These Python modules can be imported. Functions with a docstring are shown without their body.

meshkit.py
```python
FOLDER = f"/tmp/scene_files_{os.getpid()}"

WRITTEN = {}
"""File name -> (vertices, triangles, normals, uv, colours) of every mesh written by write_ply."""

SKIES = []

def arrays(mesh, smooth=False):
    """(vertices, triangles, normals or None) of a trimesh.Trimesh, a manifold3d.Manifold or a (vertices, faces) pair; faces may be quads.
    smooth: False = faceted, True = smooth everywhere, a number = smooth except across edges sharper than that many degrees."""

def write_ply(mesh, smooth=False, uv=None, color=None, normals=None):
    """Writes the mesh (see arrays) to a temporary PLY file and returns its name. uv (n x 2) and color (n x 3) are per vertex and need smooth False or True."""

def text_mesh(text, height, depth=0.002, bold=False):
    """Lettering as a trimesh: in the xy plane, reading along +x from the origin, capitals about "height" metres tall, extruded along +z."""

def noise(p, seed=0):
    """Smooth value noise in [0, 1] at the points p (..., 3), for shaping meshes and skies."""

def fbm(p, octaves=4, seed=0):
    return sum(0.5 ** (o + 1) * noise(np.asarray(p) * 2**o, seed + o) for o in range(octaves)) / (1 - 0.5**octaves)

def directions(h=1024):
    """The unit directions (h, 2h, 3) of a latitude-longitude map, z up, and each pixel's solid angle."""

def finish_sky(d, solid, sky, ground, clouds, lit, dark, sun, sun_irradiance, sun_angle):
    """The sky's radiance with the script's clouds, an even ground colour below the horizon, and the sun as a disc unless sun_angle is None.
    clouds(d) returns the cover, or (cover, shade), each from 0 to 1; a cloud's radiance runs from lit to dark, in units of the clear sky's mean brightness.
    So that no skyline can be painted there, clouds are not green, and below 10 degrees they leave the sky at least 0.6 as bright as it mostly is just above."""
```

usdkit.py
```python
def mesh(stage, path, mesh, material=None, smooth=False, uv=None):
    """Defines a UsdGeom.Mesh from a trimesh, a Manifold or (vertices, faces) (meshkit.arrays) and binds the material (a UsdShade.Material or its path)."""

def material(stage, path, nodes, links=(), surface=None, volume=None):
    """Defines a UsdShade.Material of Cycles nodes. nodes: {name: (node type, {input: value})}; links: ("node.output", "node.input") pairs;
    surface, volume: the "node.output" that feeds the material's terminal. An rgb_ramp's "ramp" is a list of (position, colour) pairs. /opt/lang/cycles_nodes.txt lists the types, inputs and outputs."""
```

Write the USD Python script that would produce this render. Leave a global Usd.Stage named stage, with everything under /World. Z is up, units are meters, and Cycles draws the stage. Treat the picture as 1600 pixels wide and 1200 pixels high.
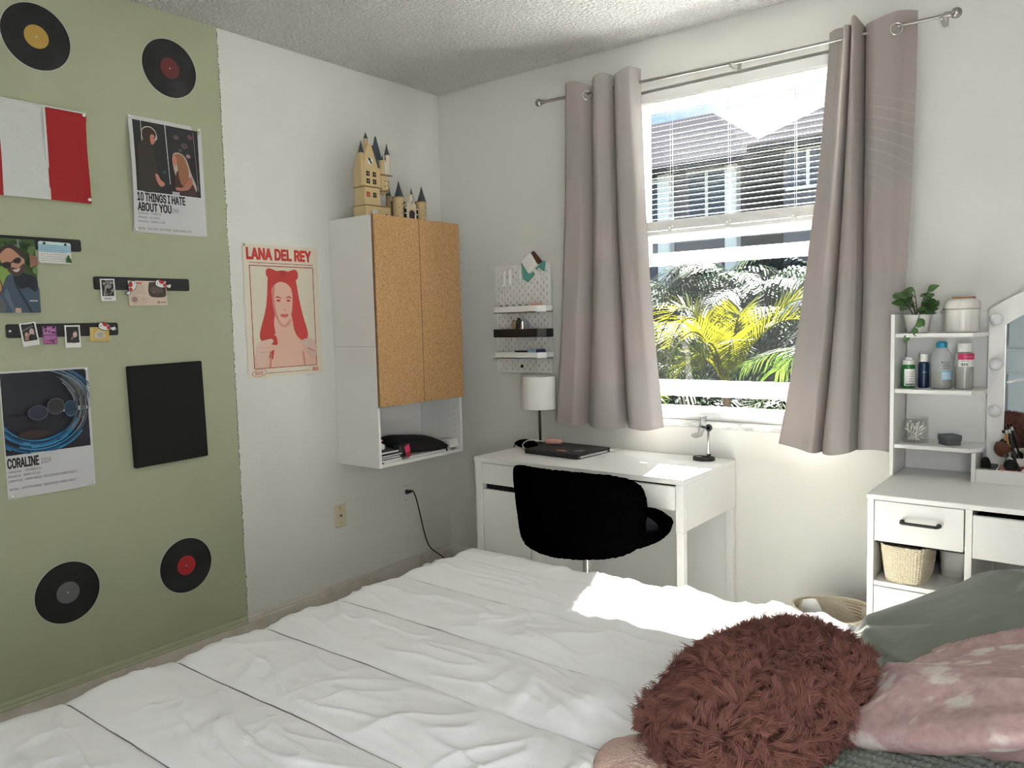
import math
import numpy as np
import trimesh
import shapely
from shapely import affinity
from shapely.geometry import Polygon, LineString, Point, box as sbox
from scipy.interpolate import CubicSpline, PchipInterpolator
import usdkit
import meshkit
from pxr import Usd, UsdGeom, UsdLux, UsdShade, Gf, Sdf, Vt

# ------------------------------------------------------------------ camera, sky, sun, exposure
stage = Usd.Stage.CreateInMemory()
UsdGeom.SetStageUpAxis(stage, UsdGeom.Tokens.z)
UsdGeom.SetStageMetersPerUnit(stage, 1.0)
UsdGeom.Xform.Define(stage, '/World')

EXPOSURE = 1.82
SUN = 8.2
SKY = 0.115
FILL_LAMP = 3.5  # strength of the added fill light behind the camera

cam = UsdGeom.Camera.Define(stage, '/World/camera')
cam.CreateHorizontalApertureAttr(36.0)
cam.CreateFocalLengthAttr(36.0 * 1221.7 / 1600.0)
cam.CreateExposureAttr(EXPOSURE)
yaw, pitch, roll = map(math.radians, (-37.92795, 4.53353, -1.449654))
CAM = np.array([3.10823, -3.36525, 1.38321])
fw = np.array([math.sin(yaw) * math.cos(pitch), math.cos(yaw) * math.cos(pitch), -math.sin(pitch)])
r0 = np.array([math.cos(yaw), -math.sin(yaw), 0.0])
u0 = np.cross(r0, fw)
cr = r0 * math.cos(roll) + u0 * math.sin(roll)
cu = -r0 * math.sin(roll) + u0 * math.cos(roll)
cam.AddTransformOp().Set(Gf.Matrix4d(*cr, 0, *cu, 0, *(-fw), 0, *CAM, 1))

SUN_DIR = np.array([0.37, -1.0, -1.06])
SUN_DIR /= np.linalg.norm(SUN_DIR)
sun = UsdLux.DistantLight.Define(stage, '/World/sun')
sun.CreateIntensityAttr(SUN)
sun.CreateNormalizeAttr(True)
sun.CreateAngleAttr(0.53)
sun.CreateColorAttr(Gf.Vec3f(1.0, 0.96, 0.90))
zz = -SUN_DIR
xx = np.cross([0, 0, 1.0], zz); xx /= np.linalg.norm(xx)
yy = np.cross(zz, xx)
sun.AddTransformOp().Set(Gf.Matrix4d(*xx, 0, *yy, 0, *zz, 0, 0, 0, 0, 1))

usdkit.material(stage, '/World/Looks/sky', {
    'c': ('texture_coordinate', {}), 's': ('separate_xyz', {}),
    'a': ('math', {'math_type': 'multiply_add', 'value2': 0.5, 'value3': 0.5}),
    'r': ('rgb_ramp', {'ramp': [(0, (.22, .24, .17)), (.495, (.22, .24, .17)), (.505, (1.9, 2.35, 2.75)), (.62, (1.35, 2.05, 2.85)), (1, (.75, 1.3, 2.5))]}),
    'm': ('mapping', {'scale': (3, 3, 7)}), 'n': ('noise_texture', {'scale': 1.3, 'detail': 5, 'roughness': .6}),
    'nr': ('rgb_ramp', {'ramp': [(.45, (0, 0, 0)), (.62, (1, 1, 1))]}),
    'h': ('math', {'math_type': 'greater_than', 'value2': 0.0}), 'hm': ('math', {'math_type': 'multiply'}),
    'x': ('mix', {'color2': (2.9, 3.0, 3.1)}),
    'b': ('background_shader', {'strength': SKY})},
    [('c.generated', 's.vector'), ('s.z', 'a.value1'), ('a.value', 'r.fac'), ('c.generated', 'm.vector'), ('m.vector', 'n.vector'), ('n.fac', 'nr.fac'),
     ('s.z', 'h.value1'), ('nr.color', 'hm.value1'), ('h.value', 'hm.value2'), ('hm.value', 'x.fac'), ('r.color', 'x.color1'), ('x.color', 'b.color')],
    surface='b.background')
dome = UsdLux.DomeLight.Define(stage, '/World/sky')
dome.CreateIntensityAttr(1.0)
UsdShade.MaterialBindingAPI.Apply(dome.GetPrim()).Bind(UsdShade.Material.Get(stage, '/World/Looks/sky'))

H = 2.676          # ceiling height
RX, RY = 3.85, -3.95   # right wall, rear wall
rng = np.random.default_rng(7)
PI = math.pi

# ------------------------------------------------------------------ materials


def lin(h):
    c = np.array([int(h[i:i + 2], 16) for i in (0, 2, 4)]) / 255.0
    return tuple(np.where(c <= .04045, c / 12.92, ((c + .055) / 1.055) ** 2.4))


def mat(name, color, rough=.5, bump=None, vary=None, **kw):
    """A principled material. bump: (scale, distance, stretch). vary: (scale, colour2, lo, hi, stretch)."""
    nodes = {'p': ('principled_bsdf', {'base_color': color, 'roughness': rough, **kw})}
    links = []
    if bump or vary:
        nodes['g'] = ('texture_coordinate', {})
    if bump:
        sc, dist, st = (*bump, (1, 1, 1))[:3]
        nodes['bm'] = ('mapping', {'scale': st})
        nodes['bn'] = ('noise_texture', {'scale': sc, 'detail': 3, 'roughness': .6})
        nodes['bb'] = ('bump', {'strength': 1.0, 'distance': dist})
        links += [('g.object', 'bm.vector'), ('bm.vector', 'bn.vector'), ('bn.fac', 'bb.height'), ('bb.normal', 'p.normal')]
    if vary:
        sc, c2, lo, hi, st = (*vary, (1, 1, 1))[:5]
        nodes['vm'] = ('mapping', {'scale': st})
        nodes['vn'] = ('noise_texture', {'scale': sc, 'detail': 4, 'roughness': .6})
        nodes['vr'] = ('rgb_ramp', {'ramp': [(lo, color), (hi, c2)]})
        links += [('g.object', 'vm.vector'), ('vm.vector', 'vn.vector'), ('vn.fac', 'vr.fac'), ('vr.color', 'p.base_color')]
    usdkit.material(stage, '/World/Looks/' + name, nodes, links, surface='p.BSDF')
    return '/World/Looks/' + name


M = {}
M['wall'] = mat('wall_paint', (.735, .735, .70), .55, bump=(60, .0012), vary=(1.4, (.69, .685, .65), .42, .72))
M['green'] = mat('sage_paint', (.40, .425, .285), .5, bump=(70, .001), vary=(2.2, (.375, .40, .265), .4, .7))
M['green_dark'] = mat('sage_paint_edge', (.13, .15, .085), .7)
M['base'] = mat('baseboard_paint', (.62, .58, .51), .5, bump=(50, .001), vary=(9, (.5, .45, .38), .5, .75))
M['floor'] = mat('floor_tile', (.50, .46, .40), .35, vary=(6, (.42, .37, .31), .4, .7))
M['white'] = mat('white_laminate', (.80, .80, .785), .38)
M['white_gloss'] = mat('white_gloss', (.82, .82, .81), .2)
M['whiteplastic'] = mat('white_plastic', (.80, .80, .78), .35)
M['vinyl_white'] = mat('window_vinyl', (.82, .83, .84), .3)
M['slat'] = mat('blind_slat', (.86, .86, .85), .35)
M['marble'] = mat('sill_marble', (.72, .72, .70), .25, vary=(14, (.42, .42, .42), .5, .68, (1, 1, 3)))
M['black'] = mat('black_plastic', (.012, .012, .013), .45)
M['blackmatte'] = mat('black_canvas', (.006, .006, .006), .9)
M['boucle'] = mat('black_boucle', (.0012, .0012, .0015), 1.0, bump=(220, .004), specular_ior_level=.0)
M['nearblack'] = mat('dark_gap', (.004, .004, .004), .8)  # near-black; on the drawer insides it paints shade
M['vinyl'] = mat('record_vinyl', (.012, .013, .014), .32)
M['chrome'] = mat('chrome', (.75, .75, .75), .12, metallic=1.0)
M['nickel'] = mat('brushed_nickel', (.48, .46, .44), .28, metallic=1.0)
M['silver'] = mat('silver_metal', (.6, .6, .6), .3, metallic=1.0)
M['cork'] = mat('cork', (.60, .36, .165), .85, bump=(160, .0015), vary=(170, (.36, .19, .075), .44, .66))
M['corkedge'] = mat('cork_edge', (.24, .14, .07), .9)
M['cream'] = mat('cream_plate', (.66, .60, .44), .35)
M['paper'] = mat('poster_paper', (.58, .58, .59), .35)
M['creampaper'] = mat('cream_poster_paper', (.72, .66, .53), .4)
M['redink'] = mat('red_ink', (.56, .035, .03), .5)
M['blackink'] = mat('black_ink', (.012, .012, .012), .5)
M['greyink'] = mat('grey_ink', (.16, .16, .16), .5)
M['flagwhite'] = mat('flag_white', (.60, .62, .60), .7, bump=(9, .006))
M['flagred'] = mat('flag_red', (.36, .008, .012), .7, bump=(9, .006))
M['curtain'] = None
M['comforter'] = mat('comforter_cotton', (.78, .785, .79), .75, bump=(300, .0006))
M['thread'] = mat('grey_thread', (.20, .20, .20), .9)
M['velvet'] = mat('green_velvet', (.135, .150, .120), .75, bump=(5, .012), sheen_weight=.30, sheen_roughness=.4)
M['knit'] = mat('green_knit', (.20, .235, .205), .9, bump=(160, .004))
M['knitdark'] = mat('knit_groove', (.13, .155, .135), .9)
M['fur'] = mat('dusty_rose_fur', (.225, .098, .080), .9, specular_ior_level=.2)
M['furbase'] = mat('dusty_rose_base', (.24, .10, .08), .9)
M['palepink'] = mat('pale_pink_fleece', (.62, .44, .38), .9, bump=(120, .01))
M['shade'] = mat('lampshade_fabric', (.78, .77, .75), .8)
M['ceramic'] = mat('white_ceramic', (.74, .72, .68), .25)
M['leaf'] = mat('leaf_green', (.045, .12, .025), .4, vary=(30, (.09, .2, .05), .4, .7))
M['twig'] = mat('twig_brown', (.06, .035, .03), .7)
M['greybox'] = mat('grey_card', (.105, .115, .12), .6)
M['sand'] = mat('sand_brick', (.62, .47, .25), .35)
M['sanddark'] = mat('dark_sand_brick', (.33, .23, .11), .4)
M['palesand'] = mat('pale_sand_brick', (.78, .70, .52), .35)
M['slate'] = mat('slate_brick', (.055, .075, .085), .35)
M['redbrick'] = mat('red_toy', (.45, .03, .02), .4)
M['jute'] = mat('basket_jute', (.70, .62, .48), .85, bump=(90, .003))
M['jutetan'] = mat('waste_basket_jute', (.50, .40, .27), .85, bump=(120, .003))
M['teal'] = mat('teal_plastic', (.10, .36, .30), .4)
M['pinkpl'] = mat('pink_plastic', (.68, .38, .33), .4)
M['doorblue'] = mat('blue_grey_door', (.30, .345, .36), .5)
M['bulb'] = mat('frosted_bulb', (.80, .80, .82), .15)
M['bottlegreen'] = mat('green_bottle', (.02, .16, .04), .3)
M['bottleblue'] = mat('blue_bottle', (.012, .035, .09), .3)
M['capblue'] = mat('blue_cap', (.01, .25, .42), .3)
M['magenta'] = mat('magenta_label', (.62, .03, .12), .4)
M['labelwhite'] = mat('white_label', (.78, .78, .77), .5)
M['labelblue'] = mat('light_blue_label', (.28, .55, .72), .4)
M['liquid'] = mat('pale_liquid', (.42, .42, .33), .1)
M['cotton'] = mat('cotton_bud', (.85, .82, .78), .8)
M['wood'] = mat('brush_wood', (.45, .22, .07), .4)
M['bristle'] = mat('brown_bristle', (.10, .035, .018), .9)
M['housewall'] = mat('house_stucco', (.14, .132, .16), .9, specular_ior_level=.0)
M['houseroof'] = mat('house_roof', (.036, .035, .041), 1.0, bump=(6, .01), specular_ior_level=.0)
M['houseglass'] = mat('house_window', (.05, .065, .09), .15)
M['bark'] = mat('palm_bark', (.11, .088, .068), .95, specular_ior_level=.0, bump=(20, .02))
M['lawn'] = mat('lawn', (.02, .034, .009), 1.0, vary=(.8, (.034, .048, .014), .4, .7), specular_ior_level=.0)
M['earth'] = mat('earth', (.10, .075, .05), .95)
M['pale'] = mat('pale_paper', (.74, .74, .72), .6)
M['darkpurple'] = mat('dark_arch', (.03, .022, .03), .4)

# glass panes: mostly see-through, reflecting at grazing angles
def pane_mat(name, tint, haze):
    usdkit.material(stage, '/World/Looks/' + name, {
        't': ('transparent_bsdf', {'color': tint}), 'g': ('glossy_bsdf', {'color': (1, 1, 1), 'roughness': .02}), 'f': ('layer_weight', {'blend': .5}),
        'w': ('math', {'math_type': 'power', 'value2': 4.0}), 'k': ('math', {'math_type': 'multiply_add', 'value2': .6, 'value3': .02}), 'x': ('mix_closure', {}),
        'd': ('translucent_bsdf', {'color': (.9, .95, .95)}), 'y': ('mix_closure', {'fac': haze})},
        [('f.facing', 'w.value1'), ('w.value', 'k.value1'), ('k.value', 'x.fac'), ('t.BSDF', 'x.closure1'), ('g.BSDF', 'x.closure2'), ('x.closure', 'y.closure1'), ('d.BSDF', 'y.closure2')], surface='y.closure')
    return '/World/Looks/' + name


M['jarglass'] = pane_mat('jar_glass', (.985, .99, .985), .002)
M['pane'] = pane_mat('pane_glass', (.95, .97, .965), .0016)
M['pane_clean'] = pane_mat('pane_glass_clean', (.96, .975, .97), .0004)
M['glass'] = mat('clear_glass', (.96, .97, .96), .03, transmission_weight=1.0, ior=1.3)
M['clearplastic'] = mat('clear_bottle_plastic', (.86, .88, .90), .08, transmission_weight=.75, ior=1.25)
M['mirror'] = mat('mirror_silver', (.88, .90, .90), .015, metallic=1.0)
usdkit.material(stage, '/World/Looks/fill_lamp_glow', {'e': ('emission', {'color': (.985, .99, 1.0), 'strength': FILL_LAMP})}, [], surface='e.emission')  # glow of the added fill lamp
M['fillglow'] = '/World/Looks/fill_lamp_glow'


def print_mat(name, rough):
    usdkit.material(stage, '/World/Looks/' + name, {'a': ('attribute', {'attribute': 'col'}), 'p': ('principled_bsdf', {'roughness': rough})}, [('a.color', 'p.base_color')], surface='p.BSDF')
    return '/World/Looks/' + name


M['print'] = print_mat('flat_print', .45)


def leaf_mat(name, c1, c2, tr, k=.5):
    usdkit.material(stage, '/World/Looks/' + name, {
        'c': ('texture_coordinate', {}), 'n': ('noise_texture', {'scale': 2.5, 'detail': 2}), 'r': ('rgb_ramp', {'ramp': [(.35, c1), (.65, c2)]}),
        'p': ('principled_bsdf', {'roughness': .42, 'specular_ior_level': .08}), 't': ('translucent_bsdf', {'color': tr}), 'x': ('mix_closure', {'fac': k})},
        [('c.object', 'n.vector'), ('n.fac', 'r.fac'), ('r.color', 'p.base_color'), ('p.BSDF', 'x.closure1'), ('t.BSDF', 'x.closure2')], surface='x.closure')
    return '/World/Looks/' + name


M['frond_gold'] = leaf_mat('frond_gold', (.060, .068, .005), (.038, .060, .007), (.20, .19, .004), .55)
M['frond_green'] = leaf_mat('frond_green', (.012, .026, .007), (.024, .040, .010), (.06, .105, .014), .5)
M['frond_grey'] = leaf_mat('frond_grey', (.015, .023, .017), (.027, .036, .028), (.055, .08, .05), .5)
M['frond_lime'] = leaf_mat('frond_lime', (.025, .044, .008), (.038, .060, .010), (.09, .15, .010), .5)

# popcorn ceiling
usdkit.material(stage, '/World/Looks/popcorn_ceiling', {
    'g': ('geometry', {}), 'n': ('noise_texture', {'scale': 62, 'detail': 3, 'roughness': .55}), 'r': ('rgb_ramp', {'ramp': [(.40, (0, 0, 0)), (.62, (1, 1, 1))]}),
    'b': ('bump', {'strength': 1.0, 'distance': .015}), 'c': ('rgb_ramp', {'ramp': [(.3, (.76, .755, .735)), (.6, (.87, .865, .85))]}), 'p': ('principled_bsdf', {'roughness': .9})},
    [('g.position', 'n.vector'), ('n.fac', 'r.fac'), ('r.color', 'b.height'), ('b.normal', 'p.normal'), ('n.fac', 'c.fac'), ('c.color', 'p.base_color')], surface='p.BSDF')
M['ceiling'] = '/World/Looks/popcorn_ceiling'

# curtain: grey-mauve cloth with a faint woven-in pattern of swung lines and pinkish patches
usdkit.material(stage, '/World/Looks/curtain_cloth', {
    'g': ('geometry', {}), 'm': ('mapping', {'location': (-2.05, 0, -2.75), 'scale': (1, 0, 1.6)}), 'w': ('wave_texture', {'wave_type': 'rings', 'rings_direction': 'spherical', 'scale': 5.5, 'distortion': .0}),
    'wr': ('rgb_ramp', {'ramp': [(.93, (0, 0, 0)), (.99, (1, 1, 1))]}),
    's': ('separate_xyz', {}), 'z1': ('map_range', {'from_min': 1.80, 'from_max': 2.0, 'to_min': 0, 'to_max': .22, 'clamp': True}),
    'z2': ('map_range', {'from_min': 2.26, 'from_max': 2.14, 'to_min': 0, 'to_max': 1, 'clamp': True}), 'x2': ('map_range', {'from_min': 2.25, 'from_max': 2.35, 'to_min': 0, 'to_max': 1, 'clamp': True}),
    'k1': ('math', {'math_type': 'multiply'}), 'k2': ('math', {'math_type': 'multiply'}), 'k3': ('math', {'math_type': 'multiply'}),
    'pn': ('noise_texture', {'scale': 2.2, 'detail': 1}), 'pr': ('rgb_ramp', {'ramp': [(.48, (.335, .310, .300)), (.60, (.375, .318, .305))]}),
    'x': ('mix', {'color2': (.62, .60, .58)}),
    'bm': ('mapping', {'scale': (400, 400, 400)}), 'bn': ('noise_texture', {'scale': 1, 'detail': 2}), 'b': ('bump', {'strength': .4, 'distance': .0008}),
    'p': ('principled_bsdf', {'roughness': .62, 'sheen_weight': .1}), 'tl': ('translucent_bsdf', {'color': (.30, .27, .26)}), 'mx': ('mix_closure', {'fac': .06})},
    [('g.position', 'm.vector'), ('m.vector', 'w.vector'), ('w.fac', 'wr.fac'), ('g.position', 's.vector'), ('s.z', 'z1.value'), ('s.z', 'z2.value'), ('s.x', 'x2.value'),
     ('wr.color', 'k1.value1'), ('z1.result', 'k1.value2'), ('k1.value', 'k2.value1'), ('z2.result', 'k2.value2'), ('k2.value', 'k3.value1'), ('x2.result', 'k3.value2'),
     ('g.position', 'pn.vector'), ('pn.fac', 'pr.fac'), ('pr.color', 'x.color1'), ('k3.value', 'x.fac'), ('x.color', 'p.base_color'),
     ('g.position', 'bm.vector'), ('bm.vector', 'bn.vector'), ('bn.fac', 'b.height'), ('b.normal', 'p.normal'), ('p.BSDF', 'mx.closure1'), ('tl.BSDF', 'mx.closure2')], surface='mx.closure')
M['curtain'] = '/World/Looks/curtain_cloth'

# pink pillowcase with pale leaf-shaped blotches
usdkit.material(stage, '/World/Looks/floral_pink', {
    'c': ('texture_coordinate', {}), 'v': ('voronoi_texture', {'scale': 11, 'feature': 'smooth_f1', 'randomness': 1.0, 'smoothness': .25}), 'nd': ('noise_texture', {'scale': 16, 'detail': 4}),
    'ad': ('vector_math', {'math_type': 'multiply_add', 'vector2': (.15, .15, .15)}),
    'r': ('rgb_ramp', {'ramp': [(.18, (.58, .53, .49)), (.28, (.52, .43, .40)), (.36, (.43, .30, .29)), (.60, (.41, .275, .265))]}),
    'n2': ('noise_texture', {'scale': 60, 'detail': 2}), 'x': ('mix', {'mix_type': 'soft_light', 'fac': .5}),
    'bn': ('noise_texture', {'scale': 10, 'detail': 3}), 'b': ('bump', {'strength': .7, 'distance': .02}),
    'p': ('principled_bsdf', {'roughness': .8})},
    [('c.object', 'nd.vector'), ('nd.color', 'ad.vector1'), ('c.object', 'ad.vector3'), ('ad.vector', 'v.vector'), ('v.distance', 'r.fac'), ('c.object', 'n2.vector'),
     ('r.color', 'x.color1'), ('n2.fac', 'x.color2'), ('x.color', 'p.base_color'), ('c.object', 'bn.vector'), ('bn.fac', 'b.height'), ('b.normal', 'p.normal')], surface='p.BSDF')
M['floral'] = '/World/Looks/floral_pink'

# ------------------------------------------------------------------ naming helpers
_used = {}


def numbered(parent, name):
    k = (parent, name)
    n = _used.get(k, 0)
    _used[k] = n + 1
    return name if n == 0 else f'{name}_{n:03d}'


def setdata(prim, **kw):
    for k, v in kw.items():
        if v:
            prim.SetCustomDataByKey(k, v)


class Thing:
    """An Xform at the thing's base; parts are given in world coordinates."""

    def __init__(self, name, label=None, cat=None, base=(0, 0, 0), group=None, kind=None):
        self.base = np.array(base, float)
        self.path = '/World/' + numbered('/World', name)
        x = UsdGeom.Xform.Define(stage, self.path)
        x.AddTranslateOp().Set(Gf.Vec3d(*self.base))
        setdata(x.GetPrim(), label=label, category=cat, group=group, kind=kind)

    def part(self, name, mesh, m, under=None, smooth=False, label=None, kind=None, col=None):
        parent = under or self.path
        path = parent + '/' + numbered(parent, name)
        v, f, n = meshkit.arrays(mesh, smooth) if not isinstance(mesh, tuple) else (mesh[0], mesh[1], None)
        p = usdkit.mesh(stage, path, (v - self.base, f), M.get(m, m))
        if n is not None:
            p.CreateNormalsAttr(Vt.Vec3fArray.FromNumpy(n.astype(np.float32)))
            p.SetNormalsInterpolation('vertex')
        if col is not None:
            UsdGeom.PrimvarsAPI(p).CreatePrimvar('col', Sdf.ValueTypeNames.Color3fArray, 'vertex').Set(Vt.Vec3fArray.FromNumpy(np.asarray(col, np.float32)))
        setdata(p.GetPrim(), label=label, kind=kind)
        return path


def single(name, label, cat, mesh, m, smooth=False, group=None, kind=None):
    """A thing that is one mesh."""
    v, f, n = meshkit.arrays(mesh, smooth)
    base = np.array([*(v[:, :2].min(0) + v[:, :2].max(0)) / 2, v[:, 2].min()])
    path = '/World/' + numbered('/World', name)
    p = usdkit.mesh(stage, path, (v - base, f), M.get(m, m))
    if n is not None:
        p.CreateNormalsAttr(Vt.Vec3fArray.FromNumpy(n.astype(np.float32)))
        p.SetNormalsInterpolation('vertex')
    UsdGeom.Xformable(p).AddTranslateOp().Set(Gf.Vec3d(*base))
    setdata(p.GetPrim(), label=label, category=cat, group=group, kind=kind)
    return path


# ------------------------------------------------------------------ shape helpers
cat = trimesh.util.concatenate


def bx(x0, x1, y0, y1, z0, z1, c=.0015):
    """A box with chamfered edges."""
    lo, hi = np.array([x0, y0, z0], float), np.array([x1, y1, z1], float)
    lo, hi = np.minimum(lo, hi), np.maximum(lo, hi)
    c = min(c, (hi - lo).min() * .45)
    pts = []
    for i in range(8):
        s = np.array([(i >> k) & 1 for k in range(3)])
        p = np.where(s, hi, lo)
        for k in range(3):
            q = p.copy()
            for j in range(3):
                if j != k:
                    q[j] += c * (1 - 2 * s[j])
            pts.append(q)
    return trimesh.convex.convex_hull(np.array(pts))


def place(mesh, o, u, v, w):
    m = mesh.copy()
    T = np.eye(4)
    T[:3, 0], T[:3, 1], T[:3, 2], T[:3, 3] = u, v, w, o
    m.apply_transform(T)
    return m


def extr(poly, t):
    polys = getattr(poly, 'geoms', [poly])
    return cat([trimesh.creation.extrude_polygon(g, t, engine='earcut') for g in polys if g.area > 1e-9])


UL, VL, WL = np.array([0, 1, 0.]), np.array([0, 0, 1.]), np.array([1, 0, 0.])        # left wall: right, up, out
UB, VB, WB = np.array([1, 0, 0.]), np.array([0, 0, 1.]), np.array([0, -1, 0.])       # window wall


def tube(pts, r, n=8, spline=0, cap=True):
    p = np.asarray(pts, float)
    r = np.broadcast_to(np.asarray(r, float), (len(p),))
    if spline:
        s = np.arange(len(p))
        t = np.linspace(0, len(p) - 1, spline)
        p, r = CubicSpline(s, p)(t), np.interp(t, s, r)
    t = np.gradient(p, axis=0)
    t /= np.linalg.norm(t, axis=1, keepdims=True) + 1e-12
    a = np.cross(t[0], [0, 0, 1.0] if abs(t[0, 2]) < .9 else [1.0, 0, 0])
    fr = []
    for k in range(len(p)):
        a = a - t[k] * (a @ t[k]); a /= np.linalg.norm(a)
        fr.append((a, np.cross(t[k], a)))
    ang = np.arange(n) * 2 * PI / n
    v = np.vstack([p[k] + r[k] * (np.cos(ang)[:, None] * fr[k][0] + np.sin(ang)[:, None] * fr[k][1]) for k in range(len(p))])
    return skin(v, len(p), n, cap)


def skin(v, rows, n, cap=True):
    i, j = np.meshgrid(np.arange(rows - 1), np.arange(n), indexing='ij')
    q = np.stack([i * n + j, i * n + (j + 1) % n, (i + 1) * n + (j + 1) % n, (i + 1) * n + j], -1).reshape(-1, 4)
    f = np.vstack([q[:, [0, 1, 2]], q[:, [0, 2, 3]]])
    if cap:
        c0, c1 = len(v), len(v) + 1
        v = np.vstack([v, v[:n].mean(0), v[-n - 0:].mean(0)])
        k = np.arange(n)
        b = (rows - 1) * n
        f = np.vstack([f, np.stack([np.full(n, c0), (k + 1) % n, k], 1), np.stack([np.full(n, c1), b + k, b + (k + 1) % n], 1)])
    m = trimesh.Trimesh(v, f, process=False)
    if m.volume < 0:
        m.invert()
    return m


def lathe(prof, c=(0, 0, 0), n=28):
    """prof: (radius, z) from bottom to top; closed on the axis by caps."""
    prof = np.array(prof, float)
    ang = np.arange(n) * 2 * PI / n
    v = np.vstack([np.stack([r * np.cos(ang), r * np.sin(ang), np.full(n, z)], 1) for r, z in prof]) + np.array(c, float)
    return skin(v, len(prof), n, True)


def cyl(p0, p1, r, n=16):
    return tube([p0, p1], r, n)


def ball(c, r, n=2):
    m = trimesh.creation.icosphere(n, 1.0)
    m.apply_scale(np.broadcast_to(np.asarray(r, float), (3,)))
    m.apply_translation(c)
    return m


def grid(fn, nu, nv):
    """fn(u, v) -> points on the unit square; a triangle grid."""
    u, v = np.meshgrid(np.linspace(0, 1, nu), np.linspace(0, 1, nv), indexing='ij')
    p = fn(u, v).reshape(-1, 3)
    i, j = np.meshgrid(np.arange(nu - 1), np.arange(nv - 1), indexing='ij')
    a = (i * nv + j).ravel()
    q = np.stack([a, a + nv, a + nv + 1, a + 1], 1)
    return p, np.vstack([q[:, [0, 1, 2]], q[:, [0, 2, 3]]])


def sheet(fn, nu, nv, t):
    """A thin closed sheet of thickness t along its normals."""
    p, f = grid(fn, nu, nv)
    m = trimesh.Trimesh(p, f, process=False)
    n = meshkit.arrays(m, True)[2]
    k = len(p)
    e = np.concatenate([np.arange(nv), (np.arange(1, nu) * nv + nv - 1), ((nu - 1) * nv + np.arange(nv - 2, -1, -1)), np.arange(nu - 2, 0, -1) * nv])
    e2 = np.roll(e, -1)
    rim = np.vstack([np.stack([e, e2, e2 + k], 1), np.stack([e, e2 + k, e + k], 1)])
    return trimesh.Trimesh(np.vstack([p + n * t / 2, p - n * t / 2]), np.vstack([f, f[:, ::-1] + k, rim[:, ::-1]]), process=False)


def rot(mesh, deg, axis, at):
    m = mesh.copy()
    m.apply_transform(trimesh.transformations.rotation_matrix(math.radians(deg), axis, at))
    return m


def text2d(s, h, bold=False, sx=1.0):
    """Lettering as (vertices 2d, faces): capitals h tall, from the origin, width scaled by sx."""
    m = meshkit.text_mesh(s, h, .001, bold)
    return m, sx


def lettering(s, h, width=None, sx=1.0, bold=False, at=(0, 0), t=.0004, fat=0):
    m = meshkit.text_mesh(s, h, t, bold)
    w = m.bounds[1, 0] - m.bounds[0, 0]
    k = width / w if width else sx
    m.apply_translation([-m.bounds[0, 0], 0, 0])
    m.apply_scale([k, 1, 1])
    m.apply_translation([at[0], at[1], 0])
    if fat:
        top = m.triangles[m.face_normals[:, 2] > .9][:, :, :2]
        m = extr(shapely.union_all([Polygon(q).buffer(1e-5) for q in top]).buffer(fat, quad_segs=4).simplify(.0001), t)
    return m


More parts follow.
